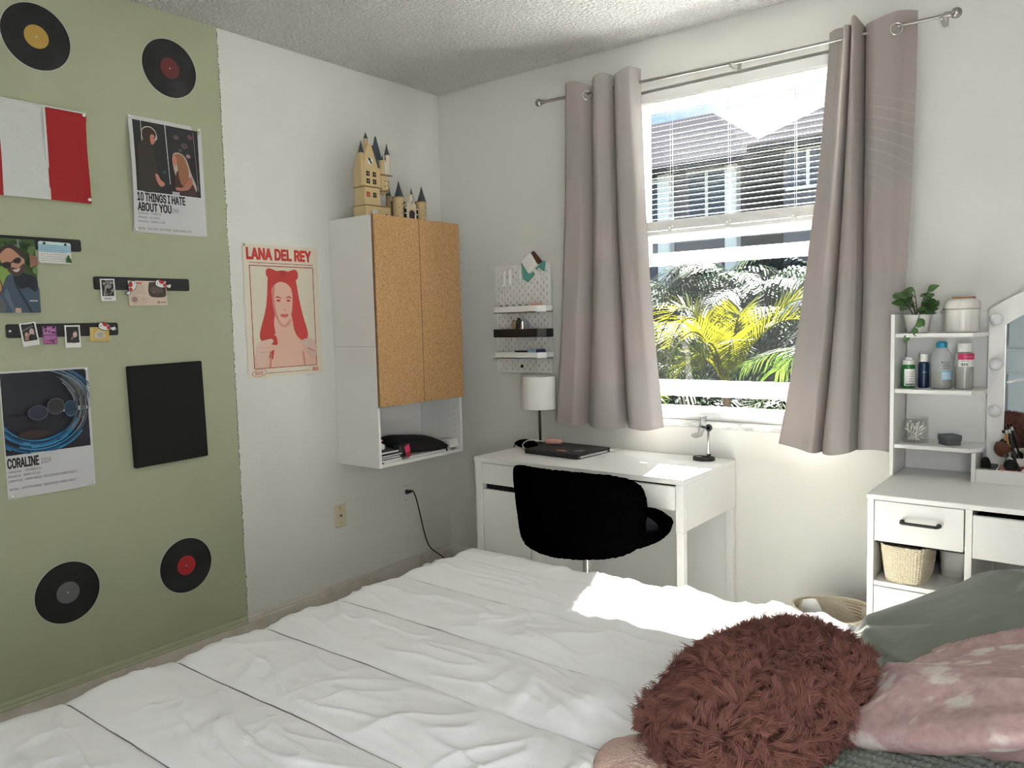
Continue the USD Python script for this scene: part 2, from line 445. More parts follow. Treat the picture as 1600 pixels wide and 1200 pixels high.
def flat_print(layers, o, u, v, w, t0=.0005, dt=.00015, bend=None, edge=.03):
    """Polygons painted one over the other (later ones proud by a hair), as one coloured mesh in the frame o, u, v, w. Returns (mesh, colours)."""
    P, F, C, n = [], [], [], 0
    for k, (poly, c) in enumerate(layers):
        for g in getattr(poly, 'geoms', [poly]):
            if g.is_empty or g.area < 1e-8 or g.geom_type != 'Polygon':
                continue
            a, f = trimesh.creation.triangulate_polygon(g, engine='earcut')
            a = np.column_stack([a, np.zeros(len(a))])
            if bend is not None:
                a, f = trimesh.remesh.subdivide_to_size(a, f, edge)
            used = np.unique(f); lut = np.zeros(len(a), int); lut[used] = np.arange(len(used)); a, f = a[used], lut[f]
            d = t0 + k * dt + (bend(a[:, 0], a[:, 1]) if bend is not None else 0)
            P.append(o + a[:, :1] * u + a[:, 1:2] * v + np.reshape(d, (-1, 1)) * w)
            # front faces look along +w
            e = np.cross(a[f[:, 1], :2] - a[f[:, 0], :2], a[f[:, 2], :2] - a[f[:, 0], :2])
            f = np.where((e < 0)[:, None], f[:, ::-1], f)
            F.append(f + n); n += len(a)
            C.append(np.tile(np.asarray(c, float), (len(a), 1)))
    return (np.vstack(P), np.vstack(F)), np.vstack(C)


def rrect(x0, y0, x1, y1, r):
    return sbox(x0 + r, y0 + r, x1 - r, y1 - r).buffer(r, quad_segs=6)


def blob(pts, r=0.0):
    """A smooth closed outline through the points."""
    p = np.array(pts + [pts[0]], float)
    t = np.arange(len(p))
    s = CubicSpline(t, p, bc_type='periodic')
    g = Polygon(s(np.linspace(0, len(p) - 1, 8 * len(p))[:-1])).buffer(0)
    return g.buffer(r) if r else g


def ell(cx, cy, rx, ry, deg=0):
    return affinity.rotate(affinity.scale(Point(cx, cy).buffer(1, quad_segs=10), rx, ry), deg)

# ================================================================== THE ROOM
GY = -1.381   # where the green paint ends
wl = Thing('wall_left', 'white left wall with a sage green painted section and ragged paint edge', None, (0, -2, 0), kind='structure')
wl.part('plaster', bx(-.12, 0, RY - .12, .0, -.02, H + .02, .001), 'wall')
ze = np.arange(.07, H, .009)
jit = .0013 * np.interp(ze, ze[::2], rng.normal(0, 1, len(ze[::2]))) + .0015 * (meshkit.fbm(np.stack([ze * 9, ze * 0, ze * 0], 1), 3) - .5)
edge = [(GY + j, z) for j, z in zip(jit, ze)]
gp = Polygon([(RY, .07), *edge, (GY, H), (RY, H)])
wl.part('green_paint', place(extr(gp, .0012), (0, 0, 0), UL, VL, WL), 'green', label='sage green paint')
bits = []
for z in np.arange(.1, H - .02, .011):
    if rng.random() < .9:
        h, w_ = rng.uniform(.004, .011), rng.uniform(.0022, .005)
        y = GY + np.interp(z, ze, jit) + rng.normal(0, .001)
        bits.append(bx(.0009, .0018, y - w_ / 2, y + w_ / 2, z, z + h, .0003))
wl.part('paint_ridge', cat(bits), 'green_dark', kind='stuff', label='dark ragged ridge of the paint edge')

wb = Thing('wall_back', 'off-white window wall', None, (2, .1, 0), kind='structure')
WX0, WX1, WZ0, WZ1 = 1.20, 2.24, .90, 2.445
hole = sbox(-.12, -.02, RX + .12, H + .02).difference(sbox(WX0, WZ0, WX1, WZ1))
wb.part('plaster', place(extr(hole, .16), (0, .16, 0), UB, VB, WB), 'wall')
wr = Thing('wall_right', 'plain off-white wall behind the bed head', None, (RX, -2, 0), kind='structure')
wr.part('plaster', bx(RX, RX + .12, RY - .12, 0, -.02, H + .02, .001), 'wall')
wq = Thing('wall_rear', 'plain off-white wall with the blue-grey door', None, (2, RY, 0), kind='structure')
wq.part('plaster', bx(0, RX, RY - .12, RY, -.02, H + .02, .001), 'wall')
fl = Thing('floor', 'beige tiled floor', None, (2, -2, 0), kind='structure')
fl.part('slab', bx(-.12, RX + .12, RY - .12, .16, -.15, 0, .001), 'floor')
cl = Thing('ceiling', 'white popcorn textured ceiling', None, (2, -2, H), kind='structure')
cl.part('slab', bx(-.12, RX + .12, RY - .12, .16, H, H + .15, .001), 'ceiling')


def baseboard(path, a, b, out, z=.078):
    """A moulded board from a to b along a wall, out = the direction into the room."""
    prof = np.array([(0, 0), (.013, 0), (.013, z - .026), (.010, z - .018), (.010, z - .010), (.006, z), (0, z)])
    a, b, out = map(lambda q: np.array(q, float), (a, b, out))
    v = np.vstack([p + out * prof[:, :1] + np.array([0, 0, 1.]) * prof[:, 1:] for p in (a, b)])
    return skin(v, 2, len(prof), True)


bl = Thing('baseboard_left', 'low moulded baseboard under the green and white wall', None, (0, -2, 0), kind='structure')
bl.part('board', baseboard(0, (.0, RY, 0), (.0, 0, 0), WL), 'base')
prof = np.array([(.0, .047), (.0145, .047), (.0145, .0525), (.0112, .060), (.0112, .068), (.0068, .0792), (0, .0792)])
bl.part('green_paint', skin(np.vstack([np.array([0, y, 0.]) + np.array([1., 0, 0]) * prof[:, :1] + np.array([0, 0, 1.]) * prof[:, 1:] for y in (RY, GY - .004)]), 2, len(prof)), 'green', label='sage green painted top of the baseboard')
bb_ = Thing('baseboard_back', 'low white baseboard under the window wall', None, (2, 0, 0), kind='structure')
bb_.part('board', baseboard(0, (0, 0, 0), (RX, 0, 0), WB), 'wall')

d1 = Thing('door_1', 'blue-grey panelled door seen in the mirror', None, (2.3, RY, 0), kind='structure')
d1.part('leaf', bx(1.95, 2.75, RY, RY + .035, 0, 2.05), 'doorblue')
for x0, x1 in ((2.04, 2.315), (2.385, 2.66)):
    for z0, z1 in ((.2, .92), (1.06, 1.90)):
        d1.part('panel', cat([bx(x0 + .035, x1 - .035, RY + .03, RY + .043, z0 + .035, z1 - .035, .006)]), 'doorblue')
        d1.part('panel_moulding', cat([bx(x0, x1, RY + .03, RY + .041, z0, z0 + .02, .004), bx(x0, x1, RY + .03, RY + .041, z1 - .02, z1, .004),
                                      bx(x0, x0 + .02, RY + .03, RY + .041, z0, z1, .004), bx(x1 - .02, x1, RY + .03, RY + .041, z0, z1, .004)]), 'doorblue')
d1.part('handle', ball((2.02, RY + .09, 1.0), .028), 'nickel', smooth=True)

# added fill lamp behind the camera, shaped as a glowing paper column
fx_, fy_ = 3.50, -3.62
lp = Thing('added_fill_lamp', 'added fill lamp, a tall white paper column out of view behind the camera', 'lamp', (fx_, fy_, 0))
lp.part('base', lathe([(.16, .0003), (.16, .02), (.03, .03)], (fx_, fy_, 0), 32), 'black', smooth=40)
lp.part('stem', cyl((fx_, fy_, .02), (fx_, fy_, .36), .012, 14), 'black')
lp.part('fill_glow_column', lathe([(.19, .35), (.20, .36), (.20, 1.74), (.19, 1.75)], (fx_, fy_, 0), 40), 'fillglow', smooth=40)
lp.part('shade_ring', cat([lathe([(.202, z), (.204, z + .006), (.202, z + .012)], (fx_, fy_, 0), 40) for z in (.36, .70, 1.05, 1.40, 1.73)]), 'pale')

# ---------------------------------------------------------------- the window
win = Thing('window_1', 'white vinyl single-hung window, lower sash raised a little', None, (1.72, .09, WZ0), kind='structure')
fy0, fy1 = .045, .15


def bars(x0, x1, z0, z1, w, y0, y1, name, wb_=None, wt=None):
    wb_, wt = wb_ or w, wt or w
    win.part(name + '_stile', bx(x0, x0 + w, y0, y1, z0, z1, .003), 'vinyl_white')
    win.part(name + '_stile', bx(x1 - w, x1, y0, y1, z0, z1, .003), 'vinyl_white')
    win.part(name + '_bottom_rail', bx(x0 + w, x1 - w, y0, y1, z0, z0 + wb_, .003), 'vinyl_white')
    win.part(name + '_top_rail', bx(x0 + w, x1 - w, y0, y1, z1 - wt, z1, .003), 'vinyl_white')


win.part('frame_side', bx(WX0, WX0 + .045, fy0, fy1, WZ0, WZ1, .003), 'vinyl_white')
win.part('frame_side', bx(WX1 - .045, WX1, fy0, fy1, WZ0, WZ1, .003), 'vinyl_white')
win.part('frame_sill', cat([bx(WX0 + .045, WX1 - .045, fy0 - .03, fy1, WZ0 + .006, WZ0 + .048, .004), bx(WX0 + .045, WX1 - .045, fy0 + .035, fy1, WZ0 + .04, WZ0 + .058, .003)]), 'vinyl_white')
win.part('frame_head', bx(WX0 + .045, WX1 - .045, fy0, fy1, WZ1 - .045, WZ1, .003), 'vinyl_white')
bars(WX0 + .045, WX1 - .045, 1.012, 1.785, .045, .052, .082, 'lower_sash', .076, .042)
win.part('lower_pane', bx(WX0 + .085, WX1 - .085, .066, .070, 1.085, 1.745, .0005), 'pane')
bars(WX0 + .045, WX1 - .045, 1.635, WZ1 - .04, .04, .095, .125, 'upper_sash', .062, .04)
win.part('upper_pane', bx(WX0 + .08, WX1 - .08, .108, .112, 1.695, WZ1 - .075, .0005), 'pane_clean')
win.part('latch', cat([bx(1.70, 1.75, .046, .060, 1.787, 1.797, .002), bx(1.72, 1.728, .035, .05, 1.79, 1.802, .001)]), 'vinyl_white')
sl = Thing('trim_1', 'grey-veined marble windowsill', None, (1.72, 0, .88), kind='structure')
sl.part('sill_slab', bx(WX0 - .02, WX1 + .02, -.022, .05, .876, .9055, .004), 'marble')

# ---------------------------------------------------------------- the blind
BX0, BX1 = 1.225, 2.215
bld = Thing('window_blind', 'white horizontal slat blind, raised to the middle of the window', 'blind', (1.72, .025, 1.77))
bld.part('headrail', bx(BX0, BX1, .002, .040, 2.388, 2.432, .003), 'slat')
pitch_b, tilt = .0238, math.radians(13)
zs = np.arange(2.372, 1.845, -pitch_b)
for z in zs:
    a = np.linspace(-.0116, .0116, 5)
    zz_ = z + a * math.sin(tilt) + .0012 * (1 - (a / .0116) ** 2)
    yy_ = .022 + a * math.cos(tilt)
    ring = np.concatenate([np.stack([yy_, zz_], 1), np.stack([yy_, zz_ - .0006], 1)[::-1]])
    v = np.vstack([np.column_stack([np.full(len(ring), x), ring]) for x in (BX0, BX1)])
    bld.part('slat', skin(v, 2, len(ring)), 'slat')
for k in range(14):
    bld.part('stacked_slat', bx(BX0, BX1, .0095, .0345, 1.795 + k * .0031, 1.7975 + k * .0031, .0008), 'slat')
bld.part('bottom_rail', bx(BX0, BX1, .008, .036, 1.770, 1.792, .004), 'slat')
for x in (1.44, 1.72, 2.01):
    bld.part('cord', cat([cyl((x, .0095, 1.79), (x, .0095, 2.39), .0007, 6), cyl((x, .0345, 1.79), (x, .0345, 2.39), .0007, 6)]), 'slat')
    bld.part('cord_clip', cat([bx(x - .012, x + .012, .002, .010, 1.776, 1.797, .002), ball((x - .006, .004, 1.80), .006, 1), ball((x + .008, .004, 1.806), .005, 1)]), 'whiteplastic')
bld.part('tilt_hook', cat([cyl((1.735, .004, 2.375), (1.735, -.008, 2.372), .004, 8), cyl((1.735, -.008, 2.372), (1.735, -.008, 2.355), .003, 8)]), 'whiteplastic')

# ---------------------------------------------------------------- curtain rod
RYD = -.09
rod = Thing('curtain_rod', 'thin brushed-nickel curtain rod with ball finials above the window', 'curtain rod', (1.7, -.05, 2.44))


def rodz(x):
    return 2.474 - (x - .784) * (.026 / 1.0) if x < 1.79 else 2.4479 - (x - 1.79) * .004


rod.part('thick_tube', tube([(.80, RYD, rodz(.80)), (1.3, RYD, rodz(1.3)), (2.0, RYD, rodz(2.0))], .0075, 14), 'nickel', smooth=60)
rod.part('thin_tube', tube([(1.98, RYD, rodz(1.98)), (2.59, RYD, rodz(2.59))], .0062, 14), 'nickel', smooth=60)
for x, s in ((.784, -1), (2.60, 1)):
    z = rodz(x)
    rod.part('finial', cat([ball((x + s * .012, RYD, z), .019, 3), cyl((x - s * .018, RYD, z), (x - s * .004, RYD, z), .0105, 14)]), 'nickel', smooth=40)
for x in (1.775, 2.565, 1.0):
    z = rodz(x)
    rod.part('bracket', cat([bx(x - .009, x + .009, -.004, 0, z - .012, z + .04), bx(x - .006, x + .006, RYD - .006, -.002, z - .014, z - .008), bx(x - .006, x + .006, RYD - .014, RYD - .008, z - .014, z + .004),
                             cyl((x, RYD - .012, z - .006), (x, RYD - .022, z - .006), .005, 10), cyl((x - .004, -.003, z + .028), (x - .004, -.008, z + .028), .004, 8)]), 'nickel', label='nickel wall bracket')

# ---------------------------------------------------------------- curtains


def curtain(name, label, zk, bounds, yprof, zb, ztop, grom):
    """zk: heights (descending) of the fold-boundary rows; yprof: list of (u, y at top, y at bottom); zb: hem height of u."""
    nb = len(bounds[0])
    uu = np.array([p[0] for p in yprof], float)
    ct, cb = PchipInterpolator(uu, [p[1] for p in yprof]), PchipInterpolator(uu, [p[2] for p in yprof])
    zk = np.array(zk, float)
    order = np.argsort(zk)
    bi = [PchipInterpolator(zk[order], np.array([b[k] for b in bounds])[order]) for k in range(nb)]

    def fn(u, v):
        uq = u * (nb - 1)
        z0 = zb(uq)
        z = ztop + v * (z0 - ztop)
        zc = np.clip(z, zk.min(), zk.max())
        B = np.stack([b(zc) for b in bi], -1)
        i = np.clip(np.floor(uq).astype(int), 0, nb - 2)
        f = uq - i
        x = np.take_along_axis(B, i[..., None], -1)[..., 0] * (1 - f) + np.take_along_axis(B, i[..., None] + 1, -1)[..., 0] * f
        y = ct(uq) * (1 - v) + cb(uq) * v
        wob = (meshkit.fbm(np.stack([u * 6, v * 3, u * 0], -1), 3, 3) - .5)
        y = np.minimum(y + .016 * wob * np.minimum(1, v * 3 + .15), -.006)
        x = x + .010 * (meshkit.fbm(np.stack([u * 3, v * 2.2, u * 0 + 4], -1), 2, 9) - .5) * v
        z = z + (1 - v) ** 30 * .012 * np.sin(uq * 5.1)
        return np.stack([x, y, z], -1)

    t = Thing(name, label, 'curtain', (np.mean(bounds[-1]), -.09, zb(np.array(1.0))))
    t.part('cloth', sheet(fn, 170, 90, .0022), 'curtain', smooth=True)
    for gx, gy, ax in grom:
        z = rodz(gx) - .012
        m = trimesh.creation.torus(.021, .0035, major_sections=24, minor_sections=8)
        m = place(m, (gx, gy, z), *[np.array(a, float) for a in ax])
        t.part('grommet', m, 'chrome', smooth=True)
    return t


LB = [[.925, 1.105, 1.226, 1.343], [.893, 1.087, 1.242, 1.378], [.822, 1.041, 1.278, 1.453]]
LY = [(0, -.075, -.05), (.22, -.125, -.12), (.58, -.112, -.12), (.76, -.086, -.085), (.9, -.055, -.055), (.99, -.038, -.035), (1.06, -.13, -.12), (1.3, -.15, -.15), (1.7, -.12, -.12), (1.97, -.05, -.04), (2.04, -.13, -.13), (2.3, -.155, -.165), (2.75, -.14, -.15), (3.0, -.085, -.11)]
curtain('curtain', 'grey-mauve grommet curtain hanging in three folds above the desk', [2.44, 1.69, .88], LB, LY, lambda u: .872 - .012 * np.sin(u * 1.2) + .006 * np.cos(u * 6), 2.515,
        [(1.060, -.094, ((.78, .62, 0), (0, 0, 1), (.62, -.78, 0)))])
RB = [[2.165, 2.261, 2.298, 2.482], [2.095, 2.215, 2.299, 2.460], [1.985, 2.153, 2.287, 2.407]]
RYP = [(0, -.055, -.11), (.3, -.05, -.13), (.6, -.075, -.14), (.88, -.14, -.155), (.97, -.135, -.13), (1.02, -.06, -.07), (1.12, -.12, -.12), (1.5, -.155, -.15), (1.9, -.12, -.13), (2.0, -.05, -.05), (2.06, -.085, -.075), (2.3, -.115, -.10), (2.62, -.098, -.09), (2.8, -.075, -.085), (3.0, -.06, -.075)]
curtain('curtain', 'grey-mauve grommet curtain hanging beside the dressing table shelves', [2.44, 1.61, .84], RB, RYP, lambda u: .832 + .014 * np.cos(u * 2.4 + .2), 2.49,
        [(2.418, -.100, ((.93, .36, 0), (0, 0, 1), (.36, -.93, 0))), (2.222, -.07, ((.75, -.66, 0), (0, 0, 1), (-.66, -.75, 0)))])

# ================================================================== OUTDOORS
gr = Thing('ground', 'green lawn below the window', None, (0, 12, -3.0), kind='structure')
gr.part('lawn', bx(-40, 40, .4, 60, -3.2, -3.0), 'lawn')


def hip(x0, x1, y0, y1, z0, z1, inset=.0, hl=0, hr=0):
    ym = (y0 + y1) / 2
    return trimesh.convex.convex_hull(np.array([(x0, y0, z0), (x1, y0, z0), (x0, y1, z0), (x1, y1, z0), (x0, y0, z0 - .12), (x1, y0, z0 - .12), (x0, y1, z0 - .12), (x1, y1, z0 - .12), (x0 + hl, ym, z1), (x1 - hr, ym, z1)]))


def house(label, x0, x1, y0, y1, eave, ridge, hl, hr, windows, cols):
    t = Thing('house', label, 'house', ((x0 + x1) / 2, (y0 + y1) / 2, -3))
    t.part('wall', bx(x0, x1, y0, y1, -3, eave - .1, .02), 'housewall')
    t.part('roof', hip(x0 - .5, x1 + .45, y0 - .5, y1 + .5, eave, ridge, hl=hl, hr=hr), 'houseroof')
    for a, b, c, d in windows:
        w_ = t.part('window', bx(a, b, y0 - .06, y0 + .05, c, d, .01), 'houseglass')
        t.part('mullion', cat([bx((a + b) / 2 - .03, (a + b) / 2 + .03, y0 - .09, y0 - .03, c, d, .005), bx(a - .05, b + .05, y0 - .09, y0 - .03, c - .06, c, .005), bx(a - .05, b + .05, y0 - .09, y0 - .03, d, d + .06, .005)]), 'slat', under=w_)
    for a, b in cols:
        t.part('pilaster', bx(a, b, y0 - .25, y0, -3, eave - .12, .02), 'slat')


house('pale two-storey house across the way with grey hip roof, left of the roof gap', -12, -2.98, 12, 18, 4.5, 6.3, 3, 2.3,
      [(-5.6, -4.72, 3.35, 4.25), (-4.05, -3.25, 3.3, 4.32), (-8.6, -7.2, 3.3, 4.3), (-5.6, -4.72, .6, 2.0), (-4.05, -3.25, .6, 2.0)], [(-4.68, -4.4), (-3.2, -2.95)])
house('pale two-storey house across the way with grey hip roof, right of the roof gap', -1.98, 6, 11.6, 17, 4.55, 6.3, 2.0, 3,
      [(-1.86, -1.14, 3.75, 4.4), (0.2, 1.4, 3.4, 4.4), (-1.9, -1.1, .8, 2.1)], [])


def frond(o, d, L, droop, n=34, ll=.42, lw=.022, up=.15, hang=.5, seed=0, lift=(.10, .34)):
    """A feather palm frond from o along d (horizontal part of the direction) that rises by up and bends down by droop. Returns (rachis, leaflets)."""
    r = np.random.default_rng(seed)
    d = np.array([d[0], d[1], 0.]); d /= np.linalg.norm(d)
    side = np.array([-d[1], d[0], 0])
    s = np.linspace(0, 1, 14)
    p = np.array(o) + L * (s[:, None] * d) + np.stack([s * 0, s * 0, L * (up * 4.2 * s - (droop + up * 2.6) * s ** 2.2)], 1)
    rach = tube(p, np.linspace(.013, .003, len(p)), 5)
    cs = CubicSpline(s, p)
    V, F, k = [], [], 0
    for i in range(n):
        q = .10 + .90 * (i + .5) / n
        c = cs(q); tg = cs(q, 1); tg /= np.linalg.norm(tg)
        nrm = np.cross(side, tg); nrm *= np.sign(nrm[2]) if abs(nrm[2]) > 1e-6 else 1
        l = ll * (math.sin(PI * (.12 + .80 * q)) ** .7) * r.uniform(.88, 1.08)
        for sg in (-1, 1):
            a = side * sg * .80 + tg * (.45 + .5 * q) + nrm * r.uniform(*lift)
            a /= np.linalg.norm(a)
            wv = np.cross(a, nrm); wv /= np.linalg.norm(wv)
            hw = lw * .5
            pts = [c + wv * hw * .5, c - wv * hw * .5]
            for t_, wd in ((.35, 1.0), (.7, .75)):
                m_ = c + a * l * t_ - np.array([0, 0, 1]) * hang * l * t_ ** 2.2
                pts += [m_ + wv * hw * wd, m_ - wv * hw * wd]
            pts.append(c + a * l * .97 - np.array([0, 0, 1]) * hang * l)
            V += pts
            F += [(k, k + 1, k + 3), (k, k + 3, k + 2), (k + 2, k + 3, k + 5), (k + 2, k + 5, k + 4), (k + 4, k + 5, k + 6)]
            k += 7
    return rach, trimesh.Trimesh(np.array(V), np.array(F), process=False)


def palm(label, x, y, z, fronds, m, trunk=.07, group=None, **kw):
    """fronds: (azimuth degrees, length, droop, up)."""
    t = Thing('palm', label, 'palm tree', (x, y, -3), group=group)
    t.part('trunk', tube([(x, y, -3), (x + .03, y, -1), (x, y, z - .02)], [trunk * 1.25, trunk, trunk * .8], 10), 'bark', smooth=60)
    for i, (az, L, dr, up) in enumerate(fronds):
        a = math.radians(az)
        ra, le = frond((x, y, z), (math.cos(a), math.sin(a)), L, dr, up=up, seed=int(x * 100 + y * 10 + i) % 9999, **kw)
        fp = t.part('frond', le, m)
        t.part('rib', ra, m, under=fp)


def crown(n, L, seed, dr=(.2, 1.0), up=(.0, .34)):
    r = np.random.default_rng(seed)
    return [(i * 137.5 + r.uniform(-12, 12), L * r.uniform(.8, 1.1), r.uniform(*dr), r.uniform(*up)) for i in range(n)]


# the bright palm: fronds to the left, towards us and to the right as the photograph shows
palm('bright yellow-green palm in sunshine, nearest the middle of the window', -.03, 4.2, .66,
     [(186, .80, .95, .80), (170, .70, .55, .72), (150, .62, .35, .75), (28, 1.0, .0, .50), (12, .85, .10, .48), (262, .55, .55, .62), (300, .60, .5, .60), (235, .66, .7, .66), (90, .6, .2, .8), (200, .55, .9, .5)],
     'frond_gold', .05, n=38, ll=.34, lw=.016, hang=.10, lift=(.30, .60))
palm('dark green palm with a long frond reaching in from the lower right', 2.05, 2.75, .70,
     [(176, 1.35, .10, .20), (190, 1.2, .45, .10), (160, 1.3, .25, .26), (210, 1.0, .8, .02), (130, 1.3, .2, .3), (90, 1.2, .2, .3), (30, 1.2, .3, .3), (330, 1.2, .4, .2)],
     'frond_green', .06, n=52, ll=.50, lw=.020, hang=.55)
palm('lime green low palm under the lower sash at the right', .75, 4.9, -.30, crown(13, 1.1, 5, (.1, .8), (.1, .4)), 'frond_lime', .05, n=36, ll=.45, lw=.024, hang=.4)
palm('lime green low palm at the lower left of the window view', -1.15, 4.8, .10, crown(11, .8, 6, (.2, .9), (.1, .40)), 'frond_lime', .06, n=34, ll=.34, lw=.020, hang=.4)
back = [(-2.6, 7.2, 1.35), (-1.5, 6.4, .95), (-1.0, 7.6, 1.62), (-.1, 6.9, 1.05), (.5, 7.9, 1.58), (1.1, 6.6, 1.1), (1.9, 7.4, 1.5), (-3.7, 8.2, 1.55), (-2.0, 8.6, 1.75), (-.3, 9.0, 1.72), (1.2, 9.2, 1.8), (-3.0, 9.6, 1.4), (-.6, 5.7, .2), (.45, 5.6, .1), (-1.7, 5.6, .25)]
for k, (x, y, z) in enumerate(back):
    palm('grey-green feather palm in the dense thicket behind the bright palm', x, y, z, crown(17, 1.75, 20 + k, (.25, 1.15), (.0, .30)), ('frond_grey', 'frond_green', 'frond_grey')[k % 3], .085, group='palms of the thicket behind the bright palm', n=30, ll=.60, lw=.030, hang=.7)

# ================================================================== ON THE LEFT WALL
usdkit.material(stage, '/World/Looks/record_grooves', {
    'c': ('texture_coordinate', {}), 'w': ('wave_texture', {'wave_type': 'rings', 'rings_direction': 'x', 'scale': 95.0}), 'b': ('bump', {'strength': .5, 'distance': .0006}),
    'p': ('principled_bsdf', {'base_color': (.010, .011, .012), 'roughness': .30})},
    [('c.object', 'w.vector'), ('w.fac', 'b.height'), ('b.normal', 'p.normal')], surface='p.BSDF')
M['vinyl'] = '/World/Looks/record_grooves'
for k, (y, z, c, lab) in enumerate([(-2.107, 2.447, (.46, .29, .06), 'black record with a mustard yellow centre label high on the green wall'),
                                    (-1.606, 2.453, (.13, .018, .022), 'black record with a dark maroon centre label high on the green wall near the ceiling'),
                                    (-2.134, .409, (.12, .12, .12), 'black record with a grey centre label low on the green wall'),
                                    (-1.661, .388, (.40, .018, .022), 'black record with a bright red centre label low on the green wall')]):
    t = Thing('vinyl_record', lab, 'record', (.0012, y, z), group='records on the green wall')
    R = trimesh.transformations.rotation_matrix(PI / 2, [0, 1, 0])

    def disc(prof, n=64):
        m = lathe(prof, n=n); m.apply_transform(R); m.apply_translation((0, y, z)); return m
    t.part('rim', disc([(.1175, .0013), (.1175, .0017)]), 'paper')
    t.part('disc', disc([(.115, .0015), (.1155, .0025), (.1145, .0033), (.045, .0031), (.042, .0027)]), 'vinyl', smooth=30)
    mname = f'record_label_{k}'
    mat(mname, c, .5)
    t.part('centre_label', disc([(.041, .0026), (.041, .0034)]), '/World/Looks/' + mname)
    t.part('spindle_hole', disc([(.003, .0034), (.003, .0038)], 12), 'paper')

# flag
t = Thing('flag', 'red and white striped cloth flag pinned to the green wall', 'flag', (.003, -2.18, 1.865))
def wav(a, b):
    return .012 + .004 * np.sin(a * 14 + b * 3) * (b < .3) + .003 * np.sin(b * 19 + a * 6)
for nm, a0, a1, m in (('white_band', -2.253, -2.1045, 'flagwhite'), ('red_band', -2.1045, -1.957, 'flagred'), ('red_band', -2.402, -2.253, 'flagred')):
    t.part(nm, sheet(lambda u, v, a0=a0, a1=a1: np.stack([wav(a0 + u * (a1 - a0), v * .335), a0 + u * (a1 - a0), 1.870 + v * .336 ], -1), 24, 48, .001), m, smooth=True)
t.part('seam_tape', cat([bx(.0165, .0180, -2.110, -2.101, 1.871, 2.204, .0005), bx(.0165, .0180, -2.402, -1.958, 2.200, 2.2065, .0005)]), 'flagwhite')
for y, z in ((-1.966, 2.196), (-1.966, 1.884), (-2.393, 2.196), (-2.393, 1.88)):
    t.part('push_pin', ball((.018, y, z), (.006, .0065, .0065), 2), 'whiteplastic', smooth=True)


def poster(label, y0, z0, w, h, m, layers, words, pins, bend=None, cat_='poster', name='poster', inkm='blackink'):
    """A sheet on the left wall with its lower left corner at (y0, z0); layers: printed polygons, words: (text, height, (a, b), width, ink, bold)."""
    bend = bend or (lambda a, b: 0 * a + .0012)
    t = Thing(name, label, cat_, (.002, y0 + w / 2, z0))
    t.part('paper', sheet(lambda u, v: np.stack([.0018 + bend(u * w, v * h), y0 + u * w, z0 + v * h], -1), 24, 30, .0004), m, smooth=True)
    o = np.array([.0018, y0, z0])
    if layers:
        pm, pc = flat_print(layers, o, UL, VL, WL, bend=bend, edge=.02)
        t.part('printed_picture', pm, 'print', col=pc, kind='stuff')
    for s, hh, at, wd, ink, bold in words:
        lm = lettering(s, hh, width=wd, bold=bold, at=at, t=.0002, fat=.0022 if ink == 'redink' and hh > .04 else .0007 if bold and hh > .03 else 0)
        vv = np.array(lm.vertices)
        vv = o + vv[:, :1] * UL + vv[:, 1:2] * VL + (vv[:, 2:] + .0009 + np.reshape(bend(vv[:, 0], vv[:, 1]), (-1, 1))) * WL
        t.part('lettering', trimesh.Trimesh(vv, lm.faces, process=False), ink, kind='stuff')
    for a, b in pins:
        t.part('push_pin', ball((.0045 + float(np.squeeze(bend(np.array([a]), np.array([b])))), y0 + a, z0 + b), (.005, .006, .006), 2), 'whiteplastic', smooth=True)
    return t


